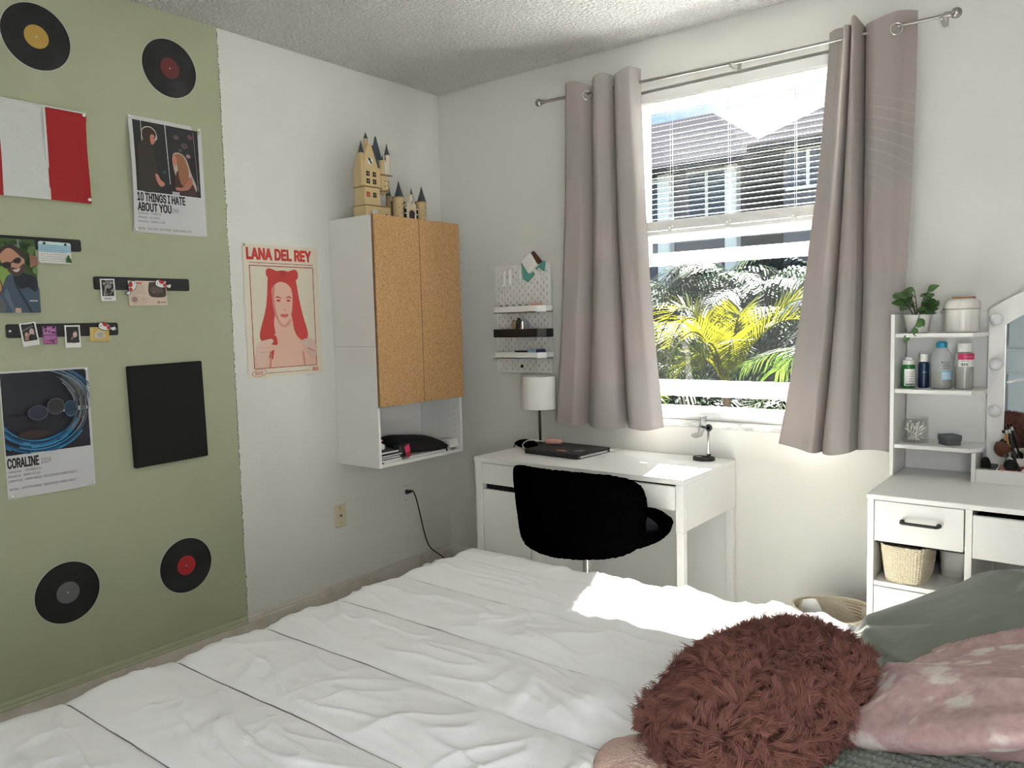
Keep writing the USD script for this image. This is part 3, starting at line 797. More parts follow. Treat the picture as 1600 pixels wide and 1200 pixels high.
# film poster with two people
W_, H_ = .316, .457
SK, SK2, HR, CO = (.50, .20, .14), (.40, .15, .10), (.035, .014, .010), (.030, .020, .016)
L = [(sbox(.018, .164, .298, .441), (.012, .013, .016))]
for a, b, r, c in ((.20, .40, .010, (.10, .06, .08)), (.235, .37, .012, (.08, .05, .07)), (.262, .41, .010, (.12, .05, .07)), (.215, .35, .007, (.05, .06, .06)), (.25, .33, .008, (.30, .20, .20)), (.14, .25, .006, (.05, .07, .06)), (.16, .31, .005, (.03, .05, .04))):
    L.append((ell(a, b, r * 1.3, r), c))
L += [(sbox(.050, .36, .0525, .4405), (.55, .55, .55)), (Polygon([(.150, .4405), (.1545, .4405), (.164, .205), (.161, .205)]), (.50, .50, .50)), (Polygon([(.276, .43), (.278, .43), (.289, .19), (.287, .19)]), (.35, .22, .22))]
L += [(blob([(.052, .395), (.060, .415), (.085, .424), (.108, .412), (.116, .392), (.108, .37), (.062, .362)]), (.55, .50, .48)),
      (blob([(.030, .170), (.028, .25), (.030, .33), (.055, .365), (.085, .372), (.098, .33), (.108, .27), (.118, .215), (.112, .172)]), CO),
      (blob([(.053, .392), (.062, .412), (.086, .420), (.106, .408), (.112, .392), (.10, .368), (.064, .360)]), HR),
      (blob([(.088, .388), (.102, .392), (.109, .378), (.103, .360), (.090, .356)]), SK), (Polygon([(.100, .384), (.106, .383), (.106, .379), (.100, .380)]), HR),
      (blob([(.100, .235), (.112, .236), (.122, .218), (.138, .205), (.130, .192), (.112, .198)]), SK),
      (blob([(.178, .318), (.186, .334), (.210, .338), (.232, .326), (.246, .30), (.262, .25), (.280, .20), (.262, .175), (.236, .20), (.20, .21), (.178, .285)]), (.42, .36, .32)),
      (blob([(.182, .200), (.186, .235), (.196, .262), (.216, .262), (.246, .240), (.276, .180), (.240, .168), (.20, .168)]), (.055, .020, .016)),
      (blob([(.183, .316), (.190, .330), (.210, .333), (.228, .322), (.240, .295), (.247, .262), (.238, .222), (.216, .205), (.202, .24), (.196, .285)]), (.30, .12, .055)),
      (blob([(.178, .318), (.190, .322), (.196, .305), (.191, .285), (.181, .284), (.176, .300)]), SK),
      (blob([(.245, .236), (.256, .244), (.262, .225), (.246, .195), (.214, .184), (.186, .185), (.190, .196), (.218, .200)]), SK2),
      (sbox(.168, .164, .20, .176), (.40, .40, .45))]
b1 = lambda a, b: .0015 + .016 * np.clip(1 - a / .10, 0, 1) ** 2 * np.sin(np.clip(b / .457, 0, 1) * PI) ** .7 + .0025 * np.sin(a * 16) * (b / .457)
poster('film poster of a man and a woman facing each other, on green wall', -1.797, 1.778, W_, H_, 'paper', L,
       [('10 THINGS I HATE', .031, (.018, .126), .206, 'blackink', True), ('ABOUT YOU', .031, (.018, .087), .143, 'blackink', True), ('1999', .020, (.164, .087), .030, 'greyink', False),
        ('running time:', .0085, (.018, .073), .044, 'greyink', False), ('97 MINUTES', .0085, (.072, .073), .044, 'greyink', False), ('directed by:', .0085, (.018, .057), .040, 'greyink', False), ('GIL JUNGER', .0085, (.068, .057), .041, 'greyink', False),
        ('produced by:', .0085, (.018, .041), .044, 'greyink', False), ('ANDREW LAZAR', .0085, (.072, .041), .058, 'greyink', False),
        ('starring:', .0085, (.018, .013), .028, 'greyink', False), ('JULIA STILES   HEATH LEDGER   JOSEPH GORDON-LEVITT', .0085, (.056, .013), .19, 'greyink', False)],
       [(.006, .450), (.306, .448), (.008, .010), (.308, .008)], b1)

# animated-film poster: dark night-blue picture with a pale and a blue swirl (no figures)
W_, H_ = .302, .455
L = [(sbox(.004, .155, .293, .448), (.012, .013, .020))]
fr = sbox(.004, .155, .293, .448)
cx_, cy_ = .115, .315
for k in range(60):
    a0 = rng.uniform(-170, -60); le_ = rng.uniform(15, 60); rr = rng.uniform(.125, .185)
    a = np.radians(np.linspace(a0, a0 + le_, 10))
    ln = LineString(np.stack([cx_ + rr * 1.0 * np.cos(a), cy_ + .9 * rr * np.sin(a)], 1)).buffer(rng.uniform(.0008, .0032)).intersection(fr)
    L.append((ln, [(.01, .10, .24), (.01, .19, .42), (.02, .06, .13), (.05, .25, .45)][k % 4]))
for k in range(58):
    a0 = rng.uniform(-50, 40); le_ = rng.uniform(12, 40); rr = rng.uniform(.125, .172)
    a = np.radians(np.linspace(a0, a0 + le_, 10))
    ln = LineString(np.stack([cx_ + rr * np.cos(a), cy_ + .9 * rr * np.sin(a)], 1)).buffer(rng.uniform(.0006, .0022)).intersection(fr)
    L.append((ln, [(.16, .16, .17), (.09, .095, .10), (.05, .07, .09), (.24, .25, .26)][k % 4]))
for k in range(16):
    a = np.radians(np.linspace(0, 60, 8) + rng.uniform(-10, 40)); rr = rng.uniform(.17, .21)
    ln = LineString(np.stack([cx_ + rr * np.cos(a), cy_ + .8 * rr * np.sin(a)], 1)).buffer(rng.uniform(.0006, .0018)).intersection(fr)
    L.append((ln, [(.02, .10, .20), (.22, .28, .32)][k % 2]))
for a, b, rx, ry, c in ((.11, .30, .034, .026, (.022, .026, .048)), (.172, .318, .030, .030, (.030, .030, .032)), (.09, .225, .05, .016, (.035, .018, .016)), (.222, .305, .022, .03, (.015, .04, .08))):
    L += [(ell(a, b, rx, ry), c)]
    if rx < .05:
        L.append((ell(a, b, rx * 1.02, ry * 1.02).difference(ell(a, b, rx * .9, ry * .9)), tuple(np.array(c) * 2.6)))
b2 = lambda a, b: .0015 + .004 * np.clip(1 - b / .15, 0, 1) * np.sin(a / .302 * PI) + .0015 * np.sin(a * 20) * (b > .3)
poster('film poster with dark blue swirl picture, pinned low on the green wall', -2.310, .799, W_, H_, 'paper', L,
       [('CORALINE', .033, (.006, .110), .102, 'blackink', True), ('2009', .020, (.115, .112), .034, 'greyink', False), ('running time:', .0085, (.006, .092), .044, 'greyink', False), ('100 MINUTES', .0085, (.060, .092), .055, 'greyink', False),
        ('directed by:', .0085, (.006, .076), .040, 'greyink', False), ('HENRY SELICK', .0085, (.055, .076), .056, 'greyink', False), ('produced by:', .0085, (.006, .060), .044, 'greyink', False),
        ('HENRY SELICK   TERI HATCHER   ROBERT BAILEY', .0085, (.061, .060), .175, 'greyink', False), ('starring:', .0085, (.006, .030), .030, 'greyink', False), ('DAKOTA FANNING   TERI HATCHER   ROBERT BAILEY', .0085, (.046, .030), .185, 'greyink', False)],
       [(.294, .447), (.296, .010), (.012, .008)], b2)

# music poster: red portrait of a long-haired woman
W_, H_ = .412, .606
R1, R2, R3, R4 = (.56, .04, .035), (.70, .30, .24), (.74, .46, .36), (.62, .22, .17)
L = []
def frame_(x0, y0, x1, y1, t_):
    return sbox(x0, y0, x1, y1).difference(sbox(x0 + t_, y0 + t_, x1 - t_, y1 - t_))
pic = sbox(.034, .043, .378, .508)
L += [(sbox(.030, .040, .382, .512).difference(pic), (.34, .05, .04)), (pic, (.70, .64, .51)), (sbox(.030, .5215, .382, .5245), (.42, .06, .05)), (sbox(.095, .017, .345, .019), (.34, .05, .04))]
clip = lambda g: g.intersection(pic)
L += [(clip(blob([(.045, .03), (.050, .11), (.070, .165), (.12, .19), (.155, .22), (.165, .26), (.24, .26), (.255, .22), (.29, .19), (.345, .165), (.372, .11), (.378, .03)])), R3),
      (clip(blob([(.130, .13), (.135, .27), (.20, .29), (.275, .27), (.285, .13), (.2, .10)])), R3),
      (clip(blob([(.125, .455), (.150, .482), (.205, .492), (.255, .482), (.278, .455), (.292, .37), (.318, .26), (.335, .185), (.300, .165), (.258, .215), (.236, .30), (.165, .30), (.150, .215), (.160, .150), (.110, .155), (.068, .185), (.092, .27), (.115, .36)])), R1),
      (blob([(.142, .380), (.150, .415), (.178, .436), (.215, .436), (.246, .415), (.256, .375), (.252, .315), (.236, .268), (.205, .240), (.180, .248), (.156, .290)]), R3),
      (blob([(.165, .262), (.168, .215), (.150, .19), (.26, .19), (.238, .215), (.240, .265), (.205, .238)]), R3),
      (blob([(.205, .240), (.236, .266), (.240, .25), (.205, .226), (.168, .25), (.178, .256)]), (.66, .30, .24)),
      (blob([(.142, .380), (.152, .418), (.160, .42), (.155, .36), (.165, .29), (.178, .255), (.168, .262), (.15, .30)]), R4),
      (blob([(.160, .365), (.172, .372), (.190, .364), (.190, .360), (.172, .366)]), (.40, .05, .04)), (blob([(.216, .362), (.232, .372), (.248, .366), (.246, .362), (.232, .366)]), (.40, .05, .04)),
      (ell(.176, .352, .011, .0055), R1), (ell(.232, .352, .011, .0055), R1), (blob([(.196, .316), (.204, .31), (.216, .316), (.206, .306)]), R4),
      (blob([(.182, .284), (.198, .290), (.206, .287), (.214, .290), (.228, .284), (.206, .272)]), (.62, .14, .12)), (sbox(.184, .2825, .227, .2840), (.45, .05, .04)),
      (blob([(.128, .455), (.118, .492), (.150, .496), (.205, .482), (.255, .494), (.288, .490), (.280, .450), (.205, .458)]), R1), (blob([(.19, .482), (.205, .49), (.222, .482), (.205, .455)]), (.45, .03, .03)),
      (clip(blob([(.045, .06), (.042, .115), (.060, .160), (.100, .172), (.128, .175), (.136, .160), (.112, .138), (.118, .115), (.096, .08), (.075, .04)])), (.72, .50, .41)),
      (clip(blob([(.300, .160), (.330, .172), (.365, .165), (.385, .12), (.372, .085), (.340, .098), (.318, .12)])), (.66, .48, .42)),
      (clip(sbox(.058, .115, .112, .1165)), R4), (clip(sbox(.062, .135, .118, .1365)), R4), (clip(Polygon([(.118, .115), (.140, .125), (.13, .08), (.112, .09)])), R1), (clip(Polygon([(.326, .13), (.372, .11), (.372, .105), (.326, .122)])), R4),
      (clip(Polygon([(.12, .11), (.126, .11), (.118, .03), (.108, .03)])), R4), (clip(Polygon([(.30, .11), (.305, .11), (.312, .03), (.306, .03)])), R4),
      (ell(.054, .021, .038, .017, 6).difference(ell(.054, .021, .036, .0152, 6)), (.48, .05, .04))]


pt_ = poster('cream poster with a red portrait of a long-haired woman, on the white wall', -1.314, 1.158, W_, H_, 'creampaper', L,
             [('LANA DEL REY', .047, (.020, .540), .352, 'redink', True), ('2023', .014, (.034, .014), .040, 'redink', True), ('A&W', .018, (.352, .014), .036, 'redink', True)],
             [], lambda a, b: .0014 + .003 * np.clip(a / .412, 0, 1) ** 4)
pt_.part('corner_tape', bx(.0028, .0034, -1.309, -1.298, 1.752, 1.765, .0002), 'paper')

# plain black canvas
t = Thing('blank_canvas', 'blank black stretched canvas hanging on the green wall', 'canvas', (.0, -1.70, .838))
t.part('canvas', rot(bx(.0015, .022, -1.862, -1.545, .840, 1.249, .004), .9, [1, 0, 0], (.01, -1.7, 1.04)), 'blackmatte')

# magnetic strips
strips = [(-2.40, -2.004, 1.687, 1.732, 'black magnetic strip with the large photo and the handwritten card'), (-1.966, -1.578, 1.547, 1.597, 'black magnetic strip with the beige card and two fish magnets'), (-2.277, -1.886, 1.371, 1.420, 'black magnetic strip carrying three small photos and a yellow ticket')]
for y0, y1, z0, z1, lab in strips:
    t = Thing('magnetic_strip', lab, 'magnetic strip', (0, (y0 + y1) / 2, z0), group='black magnetic strips')
    t.part('bar', place(extr(rrect(y0, z0, y1, z1, .008), .006), (.001, 0, 0), UL, VL, WL), 'black')
    for y in (y0 + .012, y1 - .012):
        t.part('screw', cyl((.006, y, (z0 + z1) / 2), (.0085, y, (z0 + z1) / 2), .0042, 12), 'whiteplastic' if z0 < 1.4 else 'black')


def card(name, label, cat_, y0, z0, w, h, deg, paper, layers, group=None, magnets=(), x=.0075, r=.0):
    t = Thing(name, label, cat_, (x, y0 + w / 2, z0), group=group)
    o = np.array([x, y0, z0])
    c = o + w / 2 * UL + h / 2 * VL
    ro = trimesh.transformations.rotation_matrix(math.radians(deg), [1, 0, 0], c)
    g = rrect(0, 0, w, h, r) if r else sbox(0, 0, w, h)
    m = place(extr(g, .0004), o, UL, VL, WL); m.apply_transform(ro)
    t.part('paper', m, paper)
    if layers:
        layers = [(q.intersection(g), k) for q, k in layers]
        (v, f), c_ = flat_print(layers, o, UL, VL, WL, t0=.0006)
        v = trimesh.transformations.transform_points(v, ro)
        t.part('printed_picture', (v, f), 'print', col=c_, kind='stuff')
    for a, b in magnets:
        m = cyl(o + a * UL + b * VL + .0004 * WL, o + a * UL + b * VL + .003 * WL, .0045, 10); m.apply_transform(ro)
        t.part('magnet', m, 'black')
    return t


# large photo of two people
w, h = .27, .262
L = [(sbox(0, 0, w, h), (.05, .10, .03))]
for k in range(70):
    a, b = rng.uniform(.0, w), rng.uniform(.15, h)
    L.append((ell(a, b, rng.uniform(.006, .02), rng.uniform(.005, .014)).intersection(sbox(0, 0, w, h)), [(.02, .05, .015), (.10, .17, .05), (.16, .25, .08), (.03, .07, .02)][k % 4]))
L += [(sbox(.208, .14, .214, .258), (.20, .24, .24)), (Polygon([(.10, .06), (.19, .09), (.19, .17), (.10, .15)]), (.22, .33, .07)),
      (Polygon([(.245, .16), (w, .17), (w, .20), (.245, .21)]), (.25, .12, .08)),
      (blob([(.150, 0), (.152, .09), (.170, .13), (.200, .135), (.25, .125), (.268, .09), (.268, 0)]), (.055, .085, .125)),
      (blob([(.19, .11), (.20, .14), (.24, .135), (.265, .115), (.258, .075), (.235, .09), (.212, .085)]), (.012, .016, .03)),
      (Polygon([(.155, .06), (.165, .09), (.176, .05), (.19, .0), (.18, .0)]), (.10, .14, .19)), (Polygon([(.19, .10), (.197, .10), (.245, 0), (.235, 0)]), (.020, .028, .045)), (Polygon([(.235, .045), (.262, .045), (.262, .04), (.235, .04)]), (.5, .5, .5)),
      (blob([(.148, .195), (.158, .22), (.180, .232), (.208, .224), (.222, .205), (.228, .18), (.222, .145), (.198, .130), (.176, .145), (.160, .165)]), (.47, .24, .16)),
      (blob([(.146, .200), (.156, .226), (.182, .240), (.212, .228), (.230, .205), (.224, .192), (.20, .215), (.172, .224)]), (.045, .035, .03)),
      (blob([(.172, .152), (.186, .16), (.206, .158), (.226, .175), (.222, .145), (.200, .128), (.180, .138)]), (.07, .045, .035)), (blob([(.188, .150), (.20, .154), (.212, .158), (.206, .146), (.195, .144)]), (.55, .45, .42)),
      (blob([(.154, .166), (.164, .176), (.180, .176), (.182, .160), (.168, .154)]), (.02, .014, .012)), (blob([(.190, .182), (.204, .194), (.216, .190), (.212, .176), (.198, .174)]), (.02, .014, .012)), (Polygon([(.176, .172), (.196, .186), (.197, .183), (.178, .168)]), (.02, .014, .012)),
      (blob([(.04, 0), (.045, .06), (.08, .085), (.115, .08), (.14, .06), (.15, 0)]), (.10, .11, .12)),
      (blob([(.05, .19), (.075, .215), (.105, .205), (.125, .17), (.145, .12), (.150, .075), (.125, .06), (.10, .08), (.06, .07), (.042, .11)]), (.10, .045, .025)),
      (blob([(.12, .10), (.135, .13), (.148, .09), (.14, .07), (.125, .065)]), (.42, .24, .12)),
      (blob([(.065, .185), (.085, .195), (.105, .18), (.108, .145), (.088, .12), (.068, .135)]), (.52, .28, .20)), (blob([(.082, .142), (.095, .146), (.104, .142), (.094, .134)]), (.75, .65, .6)), (ell(.080, .168, .007, .003), (.02, .01, .01)), (ell(.100, .166, .006, .003), (.02, .01, .01)),
      (Polygon([(.05, .05), (.09, .06), (.14, .045), (.13, .02), (.06, .025)]), (.30, .31, .32)), (Polygon([(.185, .0), (.205, .0), (.205, .016), (.188, .018)]), (.52, .36, .26))]
card('photo_print', 'large colour photo of a man in sunglasses and a long-haired woman outdoors', 'photo', -2.434, 1.460, w, h, 0, 'paper', L)
# handwritten card
w, h = .112, .078
L = [(rrect(0, 0, w, h, .008), (.70, .68, .64)), (Polygon([(0, .04), (w, .042), (w, .070), (.0, .068)]), (.34, .55, .66)), (rrect(0, .068, w, h, .004), (.55, .66, .66))]
for k in range(8):
    for a in np.arange(.006, .095 if k > 2 else .104, .009):
        L.append((sbox(a, .008 + k * .0078, a + rng.uniform(.004, .0075), .0092 + k * .0078), (.16, .20, .24)))
L += [(Polygon([(.086, .004), (.108, .004), (.104, .014), (.107, .014), (.100, .024), (.102, .024), (.097, .034), (.090, .024), (.092, .024), (.086, .014), (.090, .014)]), (.03, .12, .02))]
card('note_card', 'handwritten note card with a pale blue wash and green tree drawing', 'card', -2.154, 1.640, w, h, -1, 'pale', L, magnets=[(.02, .071), (.092, .071)], x=.0085, r=.008)


def polaroid(label, y0, z0, w, h, deg, inner, mags=True, extra=()):
    L = [(sbox(w * .10, h * .22, w * .90, h * .93), (.02, .02, .02))] + inner + list(extra)
    card('instant_photo', label, 'photo', y0, z0, w, h, deg, 'pale', L, magnets=[(w * .2, h * .9), (w * .8, h * .9)] if mags else (), x=.0085)


w, h = .056, .085
L = []
for k in range(46):
    a, b = rng.uniform(.008, .046), rng.uniform(.024, .075)
    g_ = rng.uniform(.05, .45)
    L.append((ell(a, b, rng.uniform(.002, .006), rng.uniform(.002, .007)).intersection(sbox(.0056, .019, .0504, .079)), (g_, g_ * .93, g_ * .88)))
L += [(ell(.028, .036, .009, .008), (.05, .04, .04))]
for a in (.009, .014, .021, .026, .031):
    L.append((sbox(a, .007, a + .0038, .0105), (.03, .03, .03)))
polaroid('small instant photo in grey tones with writing below, beside a fish magnet', -1.944, 1.504, w, h, 1, L)
L = [(blob([(.010, .03), (.014, .045), (.022, .05), (.028, .04), (.03, .025), (.012, .022)]), (.35, .20, .14)), (blob([(.028, .05), (.036, .062), (.043, .055), (.042, .038), (.032, .034)]), (.55, .42, .36)), (blob([(.024, .022), (.03, .04), (.044, .036), (.049, .022)]), (.03, .025, .03)), (Polygon([(.006, .06), (.045, .075), (.045, .068), (.006, .052)]), (.12, .12, .12)), (ell(.017, .043, .005, .006), (.55, .36, .28))]
polaroid('tilted instant photo of two people, first on its magnetic strip', -2.231, 1.341, .055, .084, 7, L)
L = [(blob([(.016, .02), (.020, .036), (.030, .042), (.042, .034), (.048, .02)]), (.03, .025, .03)), (blob([(.028, .045), (.030, .058), (.038, .06), (.043, .052), (.040, .040), (.032, .038)]), (.62, .46, .40)), (blob([(.026, .050), (.03, .063), (.041, .064), (.044, .056), (.036, .06)]), (.06, .03, .02)), (blob([(.020, .03), (.027, .045), (.030, .036)]), (.30, .15, .09))]
polaroid('upright instant photo of one person on a black background', -2.084, 1.329, .055, .084, 0, L, mags=False)
L = [(sbox(0, 0, .048, .067), (.22, .07, .20)), (sbox(.003, .036, .045, .064), (.45, .18, .42)), (sbox(.003, .004, .045, .032), (.42, .16, .40))]
for k in range(26):
    b0 = .006 if k % 2 else .038
    L.append((ell(rng.uniform(.006, .042), b0 + rng.uniform(0, .014), .003, .003), [(.02, .01, .04), (.55, .06, .12), (.60, .30, .36), (.06, .03, .10)][k % 4]))
card('photo_strip', 'purple and pink two-picture photo strip between two instant photos', 'photo', -2.160, 1.344, .048, .067, 0, 'pale', L, magnets=[(.010, .062), (.038, .062)], x=.0085)
L = [(sbox(0, 0, .072, .052), (.62, .42, .10)), (blob([(.02, .01), (.022, .035), (.036, .043), (.052, .034), (.056, .012)]), (.55, .52, .42)), (sbox(.018, .008, .058, .011), (.45, .40, .35)), (ell(.037, .025, .010, .009), (.36, .38, .40)), (sbox(.004, .004, .011, .048), (.70, .52, .16))]
for k in range(10):
    L.append((ell(rng.uniform(.02, .056), rng.uniform(.012, .04), .003, .002), (.62, .50, .22)))
card('ticket', 'small yellow printed ticket under a red and white fish magnet', 'ticket', -1.994, 1.350, .072, .053, -1, 'pale', L, x=.0078)
w, h = .157, .098
L = [(sbox(0, 0, w, h), (.66, .53, .43)), (sbox(.032, .086, .055, .091), (.55, .05, .07)), (blob([(.080, .062), (.084, .088), (.100, .094), (.150, .094), (.154, .070), (.153, .040), (.130, .032), (.094, .034), (.082, .046)]), (.060, .045, .038)), (blob([(.088, .06), (.10, .075), (.13, .072), (.14, .055), (.11, .05)]), (.12, .085, .07)), (ell(.102, .052, .006, .003), (.20, .15, .13)),
     (ell(.022, .024, .018, .018).difference(ell(.022, .024, .0165, .0165)), (.42, .30, .25)), (ell(.022, .024, .012, .012), (.36, .24, .20)), (ell(.120, .012, .006, .006), (.30, .24, .20)), (sbox(.130, .010, .150, .014), (.22, .18, .16))]
for k in range(9):
    L.append((sbox(.006, .046 + k * .0042, .006 + rng.uniform(.052, .066), .0472 + k * .0042), (.45, .36, .30)))
for k in range(5):
    L.append((sbox(.048, .012 + k * .0045, .048 + rng.uniform(.018, .034), .0133 + k * .0045), (.50, .30, .26)))
card('leaflet', 'beige printed leaflet with a dark oval picture, held by two fish magnets', 'leaflet', -1.836, 1.487, w, h, .6, 'creampaper', L, x=.0075)


def fish(label, y, z, deg, s, flip=1):
    t = Thing('fish_magnet', label, 'magnet', (.0095, y, z), group='red and white fish magnets')
    P = lambda g: affinity.translate(affinity.rotate(affinity.scale(g, s * flip, s, origin=(0, 0)), deg, origin=(0, 0)), y, z)
    body = blob([(-.038, .004), (-.030, .018), (-.008, .024), (.018, .016), (.036, .004), (.056, .014), (.060, .002), (.052, -.010), (.036, -.006), (.014, -.016), (-.012, -.019), (-.032, -.012)])
    t.part('outline', place(extr(P(body.buffer(.003)), .003), (.0095, 0, 0), UL, VL, WL), 'black')
    t.part('body', place(extr(P(body), .002), (.0112, 0, 0), UL, VL, WL), 'labelwhite')
    t.part('red_patch', place(extr(P(blob([(-.022, .020), (-.006, .024), (.012, .017), (.004, .004), (-.012, .006)])), .0003), (.0132, 0, 0), UL, VL, WL), 'redbrick')
    t.part('red_patch', place(extr(P(blob([(.016, .012), (.032, .003), (.034, -.004), (.018, -.010), (.010, .0)])), .0003), (.0132, 0, 0), UL, VL, WL), 'redbrick')
    t.part('eye', place(extr(P(ell(-.026, .0, .003, .003)), .0004), (.0132, 0, 0), UL, VL, WL), 'black')


fish('red and white fish magnet diving down, at the left edge of the beige leaflet', -1.822, 1.560, 57, .62, -1)
fish('red and white fish magnet lying level on the dark oval of the beige leaflet', -1.702, 1.572, -13, .66)
fish('red and white fish magnet above the small yellow ticket', -1.938, 1.404, -14, .64)

# wall plates and the plugged cord
t = Thing('wall_plate', 'cream coaxial socket wall plate low on the white wall', 'wall plate', (0, -.826, .366))
t.part('plate', bx(.0, .006, -.863, -.790, .366, .482, .003), 'cream')
t.part('socket', cyl((.005, -.827, .425), (.014, -.827, .425), .0055, 14), 'nickel')
for z in (.385, .464):
    t.part('screw', cyl((.005, -.827, z), (.0072, -.827, z), .0032, 10), 'nickel')
t = Thing('wall_outlet', 'white double power outlet under the cabinet', 'outlet', (0, -.366, .377))
t.part('plate', bx(.0, .006, -.403, -.330, .377, .496, .003), 'wall')
for z in (.462, .412):
    s_ = t.part('socket', place(extr(rrect(-.382, z - .014, -.351, z + .014, .011), .0025), (.005, 0, 0), UL, VL, WL), 'whiteplastic')
    t.part('slot', cat([bx(.0074, .0079, -.374, -.372, z - .004, z + .006, .0002), bx(.0074, .0079, -.362, -.3595, z - .004, z + .006, .0002), cyl((.0074, -.367, z - .009), (.0079, -.367, z - .009), .0022, 8)]), 'nearblack', under=s_)
t = Thing('power_lead', 'black power lead plugged into the outlet and trailing down behind the bed', 'cord', (.03, -.3, .0))
t.part('plug', cat([bx(.0082, .030, -.380, -.355, .450, .474, .006), bx(.018, .032, -.362, -.338, .452, .470, .006)]), 'black')
t.part('cable', tube([(.028, -.345, .460), (.030, -.325, .448), (.030, -.298, .375), (.026, -.268, .27), (.022, -.236, .17), (.030, -.205, .105), (.045, -.15, .055), (.06, -.10, .012), (.09, -.05, .006), (.3, -.04, .005), (.55, -.08, .005)], .0033, 8, 70), 'black', smooth=True)

# ================================================================== WALL CABINET AND WHAT IS ON AND IN IT
CY0, CY1, CX, CZ0, CZ1 = -.822, -.215, .306, .692, 1.905
t = Thing('wall_cabinet', 'white wall cabinet with two cork-covered doors above an open shelf', 'cabinet', (.15, (CY0 + CY1) / 2, CZ0))
T_ = .016
for z0, z1 in ((CZ0, 1.283), (1.2845, CZ1)):
    t.part('side_panel', bx(.001, CX, CY0, CY0 + T_, z0, z1, .001), 'white')
t.part('side_panel', bx(.001, CX, CY1 - T_, CY1, CZ0, CZ1, .001), 'white')
t.part('bottom_panel', bx(.001, CX, CY0 + T_, CY1 - T_, CZ0, CZ0 + .017, .001), 'white')
t.part('top_panel', bx(.001, CX, CY0 + T_, CY1 - T_, CZ1 - .017, CZ1, .001), 'white')
t.part('middle_shelf', bx(.001, CX - .004, CY0 + T_, CY1 - T_, .995, 1.012, .001), 'white')
t.part('back_panel', bx(.001, .008, CY0 + T_, CY1 - T_, CZ0, CZ1, .001), 'white')
CM = -.5165
for a, b in ((CY0 + .002, CM - .0015), (CM + .0015, CY1 - .002)):
    d_ = t.part('door', bx(CX + .0015, CX + .014, a, b, .990, CZ1 + .003, .001), 'corkedge', label='cork-covered door')
    t.part('cork_sheet', bx(CX + .0142, CX + .0185, a + .0008, b - .0008, .991, CZ1 + .002, .001), 'cork', under=d_)
for z in (.80, .832, .864, .896, .928):
    t.part('peg_hole', cat([cyl((.262, CY1 - T_ - .0004, z), (.262, CY1 - T_ + .0004, z), .0025, 8)]), 'greyink')

SZ = CZ0 + .0172
def book(label, x0, x1, y0, y1, z0, z1, m, name='notebook', deg=0):
    t = Thing(name, label, 'notebook' if name == 'notebook' else name, ((x0 + x1) / 2, (y0 + y1) / 2, z0), group='notebooks on the open cabinet shelf' if name == 'notebook' else None)
    c = ((x0 + x1) / 2, (y0 + y1) / 2, z0)
    R_ = lambda g: rot(g, deg, [0, 0, 1], c)
    k = min(.0022, (z1 - z0) * .25)
    t.part('pages', R_(bx(x0 + .003, x1 - .003, y0 + .003, y1 - .003, z0 + k, z1 - k, .0005)), 'pale')
    t.part('cover', R_(bx(x0, x1, y0, y1, z0, z0 + k, .0005)), m)
    t.part('cover', R_(bx(x0, x1, y0, y1, z1 - k, z1, .0005)), m)
    t.part('spine', R_(bx(x0, x0 + .003, y0, y1, z0, z1, .0005)), m)


z = SZ + .0002
for lab, th, m, dx, dg in (('white notebook at the bottom of the left pile on the cabinet shelf', .014, 'labelwhite', .0, 1), ('black-covered notebook second from the bottom of the left pile', .013, 'black', -.006, -2), ('white-paged notebook in the middle of the left pile', .012, 'black', .004, 2), ('thick black notebook near the top of the left pile', .014, 'black', -.01, -1)):
    book(lab, .09 + dx, .285 + dx, -.795, -.65, z, z + th, m, deg=dg)
    z += th + .0003
zt = z
book('slim notebook with a red cover on top of the left pile', .03, .225, -.796, -.72, zt + .042, zt + .052, 'redbrick', deg=3)
single('pencil_roll', 'pale grey cloth pencil roll under the red notebook', 'pencil case', cat([tube([(.06, -.755, zt + .0205), (.10, -.755, zt + .021), (.23, -.748, zt + .021), (.255, -.746, zt + .0205)], [.015, .020, .0205, .014], 14)]), 'shade', smooth=True)
